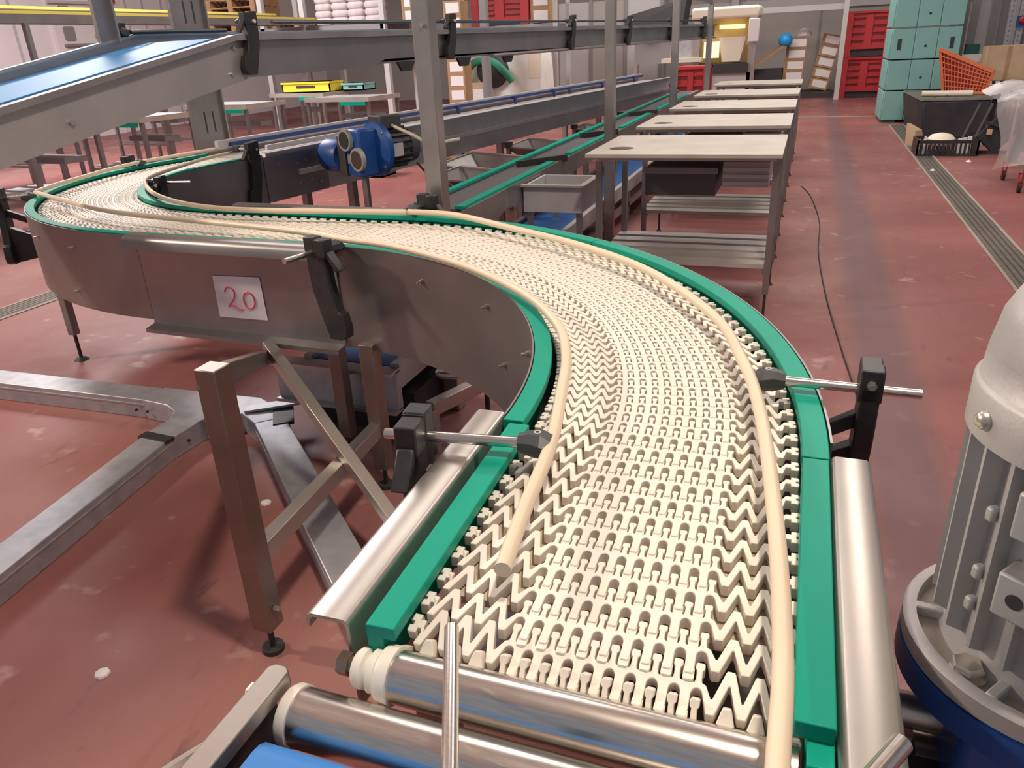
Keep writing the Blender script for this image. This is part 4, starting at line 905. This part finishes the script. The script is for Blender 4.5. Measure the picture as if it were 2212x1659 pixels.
# ================================================================ right side of the aisle
te = empty('teal_block_stack', (1.8, 16.5, F), 'tall stack of pale teal insulated plastic blocks at the drain', 'container')
for k in range(5):
    z0 = F+.04+k*.505; b_ = MB(); xl = 1.29-.012*k
    build('container', MB().box(1.26, 2.32, 15.96, 17.2, z0, z0+.488), TEALD, te)
    for j in range(3):
        xa = 1.255+j*.357; 
        pn_ = build('face_panel', MB().box(xa+.003, xa+.354, 15.92, 15.965, z0+.002, z0+.486), TEAL, te, bevel=.008)
        if j == 1: build('drain_hole', MB().cyl((xa+.18, 15.925, z0+.20), (xa+.18, 15.915, z0+.20), .022, 12), DARK, pn_)
    for j in range(3):
        build('side_panel', MB().box(1.235, 1.265, 16.0+j*.4, 16.385+j*.4, z0+.004, z0+.484), TEAL, te, bevel=.01)
for xx in (1.38, 2.19): build('strap_slot', MB().box(xx-.03, xx+.03, 15.910, 15.922, 1.12, 1.30), DARK, te)
build('base_skid', MB().box(1.28, 1.5, 15.95, 17.1, F, F+.04).box(2.1, 2.3, 15.95, 17.1, F, F+.04), DGREEN, te)
tb = empty('black_tub', (2.05, 14.4, F), 'big black rectangular tub with grey lid beside the drain', 'tub')
m = MB().rings([[(1.66, 13.52, F), (2.50, 13.60, F), (2.55, 15.1, F), (1.60, 15.5, F)], [(1.60, 13.50, .46), (2.52, 13.56, .46), (2.60, 15.2, .46), (1.52, 15.6, .46)]])
build('tub_body', m, TUB, tb, bevel=.03)
m = MB().rings([[(1.59, 13.49, .46), (2.53, 13.55, .46), (2.61, 15.21, .46), (1.51, 15.61, .46)], [(1.61, 13.52, .485), (2.51, 13.58, .485), (2.59, 15.19, .485), (1.53, 15.59, .485)]])
build('tub_lid', m, TUBT, tb)
tag(build('plastic_roll', MB().cyl((1.64, 14.05, .527), (2.32, 13.95, .527), .042, 20), CREAM), 'cream plastic roll lying on the black tub lid', 'roll')
for i in range(3):
    x, y = (1.80, 1.98, 2.20)[i], (13.8, 13.95, 14.1)[i]
    tag(build('dirt_clump', MB().turn((x, y, .484), (x, y, .505), [(0, .014), (.6, .013), (1, .004)], 7), DARK), 'dark crumb of dirt on the black tub lid, %s of three' % ('leftmost', 'middle', 'rightmost')[i], 'dirt', 'crumbs on the tub lid')
# tilted orange crate with a woven grid
oc_ = empty('orange_crate', (1.95, 12.6, F), 'orange plastic crate side with grid holes, tilted on the black tub lid', 'crate')
A_, B_, C_, D_ = V((1.86, 14.6, 1.140)), V((2.60, 14.25, .804)), V((2.52, 14.25, .51)), V((2.00, 14.6, .51))
build('top_rim', MB().bar(A_, B_, .05, .05), ORANGE, oc_)
build('bottom_rim', MB().bar(D_, C_, .03, .04), ORANGE, oc_); build('side_rim', MB().bar(A_, D_, .03, .04).bar(B_, C_, .03, .04), ORANGE, oc_)
for k in range(1, 14):
    f = k/14; build('grid_bar', MB().bar(A_.lerp(B_, f), D_.lerp(C_, f), .012, .016, (0, 1, 0)), ORANGE, oc_)
for k in range(1, 7):
    f = k/7; build('grid_bar', MB().bar(A_.lerp(D_, f), B_.lerp(C_, f), .012, .014), ORANGE, oc_)
build('side_sheet', MB().prism([A_+V((0, .05, 0)), B_+V((0, .05, 0)), C_+V((0, .05, 0)), D_+V((0, .05, 0))], (0, .01, 0)), REDB, oc_)
build('far_side', MB().prism([A_, D_, D_+V((.1, .5, 0)), A_+V((.1, .5, .0))], (.015, 0, 0)), ORANGE, oc_)
# grey trolley with the tall carton and plastic sheet
tr = empty('grey_trolley', (3.1, 15.2, F), 'grey platform trolley at the right edge holding a tall carton', 'trolley')
build('deck', MB().box(2.64, 3.95, 14.5, 16.1, .55, .61), LGREY, tr, bevel=.01); build('deck_lip', MB().box(2.63, 3.95, 14.45, 14.5, .40, .57), LGREY, tr)
for x, y in ((2.75, 14.6), (3.8, 14.6), (2.75, 16.0), (3.8, 16.0)): build('leg', MB().box(x-.03, x+.03, y-.03, y+.03, F, .55), BLACK, tr)
for x in (2.68, 2.79, 3.4): build('deck_knob', MB().cyl((x, 14.56, .61), (x, 14.56, .655), .026, 10), BLACK, tr)
tc_ = carton(2.96, 15.6, .615, .60, .5, .52, 'tall plain brown carton with vertical tape standing on the grey trolley', None, 0, CARDL, False)
build('side_tape', MB().box(2.94, 2.995, 15.344, 15.35, .615, 1.135), CARD, tc_)
ps = empty('plastic_sheet', (2.1, 9.6, F), 'clear crumpled plastic sheet draped over a trolley at the right edge', 'sheet')
nx_, ny_ = 14, 14; vs, fs = [], []
for j in range(ny_+1):
    for i in range(nx_+1):
        u, v = i/nx_, j/ny_; x = 1.78+u*1.2; 
        if v < .45: y, z = 8.95+v*.25+.05*sin(u*19)+.03*sin(u*41+v*9), .22+v/.45*.66
        else: y, z = 9.07+(v-.45)*1.6, .88+.05*sin(u*9)+.02*sin(v*20)
        x += .05*sin(v*11)*(1-u); z -= .14*max(0, .25-u)*4*.5
        vs.append((x, y, z)); fs_ = None
for j in range(ny_):
    for i in range(nx_): a = j*(nx_+1)+i; fs.append((a, a+1, a+nx_+2, a+nx_+1))
build('sheet', MB().add(vs, fs), FILM, ps, smooth=60)
wt = empty('wire_trolley', (2.3, 9.5, F), 'trolley with chrome leg and red caster under the plastic sheet', 'trolley')
build('deck', MB().box(1.98, 2.9, 9.05, 9.9, .80, .84), GALV, wt)
build('leg', MB().cyl((2.07, 9.05, .10), (2.07, 9.05, .80), .014, 12).cyl((2.8, 9.05, .10), (2.8, 9.05, .80), .014, 12).cyl((2.07, 9.8, .10), (2.07, 9.8, .80), .014, 12), STEELB, wt)
for x, y in ((2.07, 9.05), (2.8, 9.05), (2.07, 9.8)):
    cs = build('caster', MB().cyl((x-.014, y, F+.05), (x+.014, y, F+.05), .05, 18), RUBBER, wt)
    build('caster_fork', MB().box(x-.022, x-.016, y-.025, y+.025, F+.04, .11).box(x+.016, x+.022, y-.025, y+.025, F+.04, .11).box(x-.022, x+.022, y-.025, y+.025, .10, .115), REDB, cs)
# black crate with scraps, black folding chairs parts, small carton
bc = empty('black_crate', (1.75, 11.8, F), 'low black slatted crate with pale scraps lying on the drain side', 'crate')
build('base', MB().box(1.40, 2.12, 11.62, 12.15, F, F+.02), BLACK, bc)
for y in (11.62, 12.13):
    build('rim', MB().box(1.40, 2.12, y, y+.02, F+.16, F+.20), BLACK, bc)
    for k in range(15): build('slat', MB().box(1.40+k*.05, 1.42+k*.05, y, y+.02, F+.02, F+.16), BLACK, bc)
for x in (1.40, 2.10): build('end_panel', MB().box(x, x+.02, 11.62, 12.15, F+.02, F+.20), BLACK, bc)
m = MB().turn((1.70, 11.85, F+.12), (1.70, 11.85, F+.27), [(0, .14), (.5, .17), (.85, .12), (1, .03)], 14); tag(build('yellow_bag', m, CREAM, smooth=60), 'crumpled pale yellow bag lying in the low black crate', 'bag')
for k in range(3): tag(build('paper_scrap', MB().box(1.90+k*.055, 1.945+k*.055, 11.80, 11.84, F+.02, F+.20+.01*k), LABEL), 'small white scrap standing in the low black crate, %s of three' % ('leftmost', 'middle', 'rightmost')[k], 'scrap', 'scraps in the black crate')
tag(build('white_bottle', MB().turn((1.50, 11.72, F+.02), (1.50, 11.72, F+.24), [(0, .035), (.7, .035), (.85, .015), (1, .015)], 14), LABEL), 'small white bottle at the left end of the black crate', 'bottle')
m_ = empty('tipped_crate', (2.2, 12.3, F), 'black plastic crate tipped on edge against the black tub', 'crate')
for k in range(4):
    a = V((1.95+k*.14, 12.0-.02*k, F+.10)); b = a+V((.22, .35, .48)); build('crate_bar', MB().bar(a, b, .03, .03), BLACK, m_)
build('crate_face', MB().bar(V((2.20, 11.75, F+.12)), V((2.46, 11.85, .32)), .32, .04, (0, 1, 0)), BLACK, m_)
build('crate_sticker', MB().fr((2.22, 11.72, .21), (1, 0, 0), (0, 1, 0), (0, 0, 1), .06, .01, .07), CARDL, m_)
build('crate_edge', MB().bar((2.15, 11.8, .33), (2.42, 11.72, .25), .03, .03).bar((1.95, 11.9, F+.02), (2.45, 11.7, F+.04), .05, .04), BLACK, m_)
bf = empty('black_floor_frame', (2.5, 11.0, F), 'black plastic frame standing in front of the grey trolley', 'frame')
build('upright', MB().bar((2.40, 11.1, F), (2.46, 11.1, .34), .10, .06, (0, 1, 0)), BLACK, bf); build('side_arm', MB().bar((2.45, 11.08, .12), (2.75, 10.7, .02), .08, .09), BLACK, bf)
build('floor_arm', MB().bar((2.5, 10.6, F+.03), (2.7, 9.9, F+.03), .07, .05), BLACK, bf)
m = MB().rings([[(1.37, 12.72, F), (1.50, 12.60, F), (1.62, 12.80, F), (1.46, 12.95, F)], [(1.36, 12.78, .22), (1.47, 12.66, .13), (1.58, 12.85, .12), (1.43, 12.98, .20)]])
tag(build('small_carton', m, CARDL), 'small crushed tan carton at the corner of the black tub', 'carton')
for i, (x, y) in enumerate(((1.95, 11.15), (2.38, 11.2), (1.46, 10.4))):
    tag(build('floor_scrap', MB().turn((x, y, F), (x, y, F+.02), [(0, .035), (1, .012)], 6), LABEL), 'small white scrap on the floor ' + ['before the black crate', 'by the black floor frame', 'on the drain grating'][i], 'scrap')
# racking at the right edge
rr_ = empty('galvanised_rack', (3.4, 17.2, F), 'perforated galvanised rack uprights at the top right corner', 'rack')
for x in (3.14, 3.30):
    u = build('upright', MB().box(x, x+.095, 16.9, 16.97, F, 4), GALV, rr_)
    for k in range(24): build('punch_hole', MB().box(x+.036, x+.060, 16.896, 16.8995, .6+k*.08, .634+k*.08), MGREY, u)
build('shelf', MB().box(3.14, 4.2, 16.98, 17.25, 1.0, 1.05), STEELP, rr_); build('box_bracket', MB().box(3.27, 3.39, 16.79, 16.89, 1.40, 1.57), BLUEP, rr_)
build('red_knob', MB().turn((3.345, 16.79, 1.50), (3.345, 16.73, 1.50), [(0, .06), (.6, .06), (1, .036)], 16), REDB, rr_)
cu = empty('strip_curtain', (2.8, 17.5, F), 'grey plastic strip curtain behind the teal stack', 'curtain')
for k in range(10): build('strip', MB().box(2.30+k*.16, 2.44+k*.16, 17.4+.04*(k % 2), 17.42+.04*(k % 2), .1, 4.2), MGREY if k % 3 else LGREY, cu)
build('curtain_rail', MB().box(2.25, 3.95, 17.38, 17.5, 4.2, 4.28), STEEL, cu)
tag(build('green_box', MB().box(2.47, 2.68, 16.26, 16.42, 1.0, 1.155), DGREEN), 'small dark green box beside the tall brown carton', 'box')
sup = empty('side_shelf', (2.6, 16.4, F), 'pale shelf ledge under the dark green box', 'shelf')
build('ledge', MB().box(2.42, 2.82, 16.2, 16.5, .87, 1.0), LABEL, sup); build('post', MB().box(2.66, 2.73, 16.4, 16.47, F, .87), STEELP, sup)

# ================================================================ galvanised trunking on the floor, lower left
gt = empty('floor_trunking', (-2.5, 2.3, F), 'branched galvanised cable trunking lying on the red floor', 'trunking')
def duct(name, p, q, wd=.14, h=.10):
    p, q = V((*p, F+h/2)), V((*q, F+h/2)); d = (q-p).normalized(); n = V((0, 0, 1)).cross(d)
    o = build(name, MB().bar(p, q, wd, h), GALV, gt, bevel=.004)
    build('lid_lip', MB().bar(p+V((0, 0, h*.22)), q+V((0, 0, h*.22)), wd+.006, .006), GALV, o)
    return o
duct('duct_arm', (-4.6, 2.52), (-2.86, 2.57)); duct('duct_arm', (-2.24, .55), (-2.50, 2.20)); duct('duct_arm', (-2.12, 2.48), (-1.02, 1.47), .135)
yj = [(-2.86, 2.645), (-2.30, 2.665), (-2.10, 2.56), (-2.05, 2.53), (-2.16, 2.425), (-2.28, 2.50), (-2.36, 2.49), (-2.42, 2.38), (-2.428, 2.19), (-2.572, 2.20), (-2.57, 2.36), (-2.62, 2.44), (-2.70, 2.48), (-2.86, 2.495)]
yo = build('junction', MB().prism([(x, y, F) for x, y in yj], (0, 0, .102)), GALV, gt, bevel=.004)
build('connector', MB().bar((-2.58, 2.205, F+.098), (-2.42, 2.195, F+.098), .05, .014), BLACK, yo); build('connector', MB().bar((-2.13, 2.60, F+.098), (-2.03, 2.46, F+.098), .09, .014), BLACK, yo)
build('lid_strap', MB().bar((-2.28, 2.52, F+.110), (-2.05, 2.66, F+.120), .06, .01), GALV, yo)
for x, y in ((-2.90, 2.49), (-2.83, 2.487), (-2.415, 2.30), (-2.45, 2.16)):
    build('rivet', MB().cyl((x, y-.004, F+.05), (x, y-.012, F+.05), .007, 8), DARK, yo)
for i, (x, y) in enumerate(((-1.82, 2.02), (-1.72, 1.13), (-1.05, 1.24))):
    tag(build('floor_scrap', MB().turn((x, y, F), (x, y, F+.012), [(0, .022), (.5, .02), (1, .006)], 7), LABEL), 'white scrap on the red floor ' + ['between the trunking and the steel leg', 'in the dark band of shade', 'near the coiled hose'][i], 'scrap')
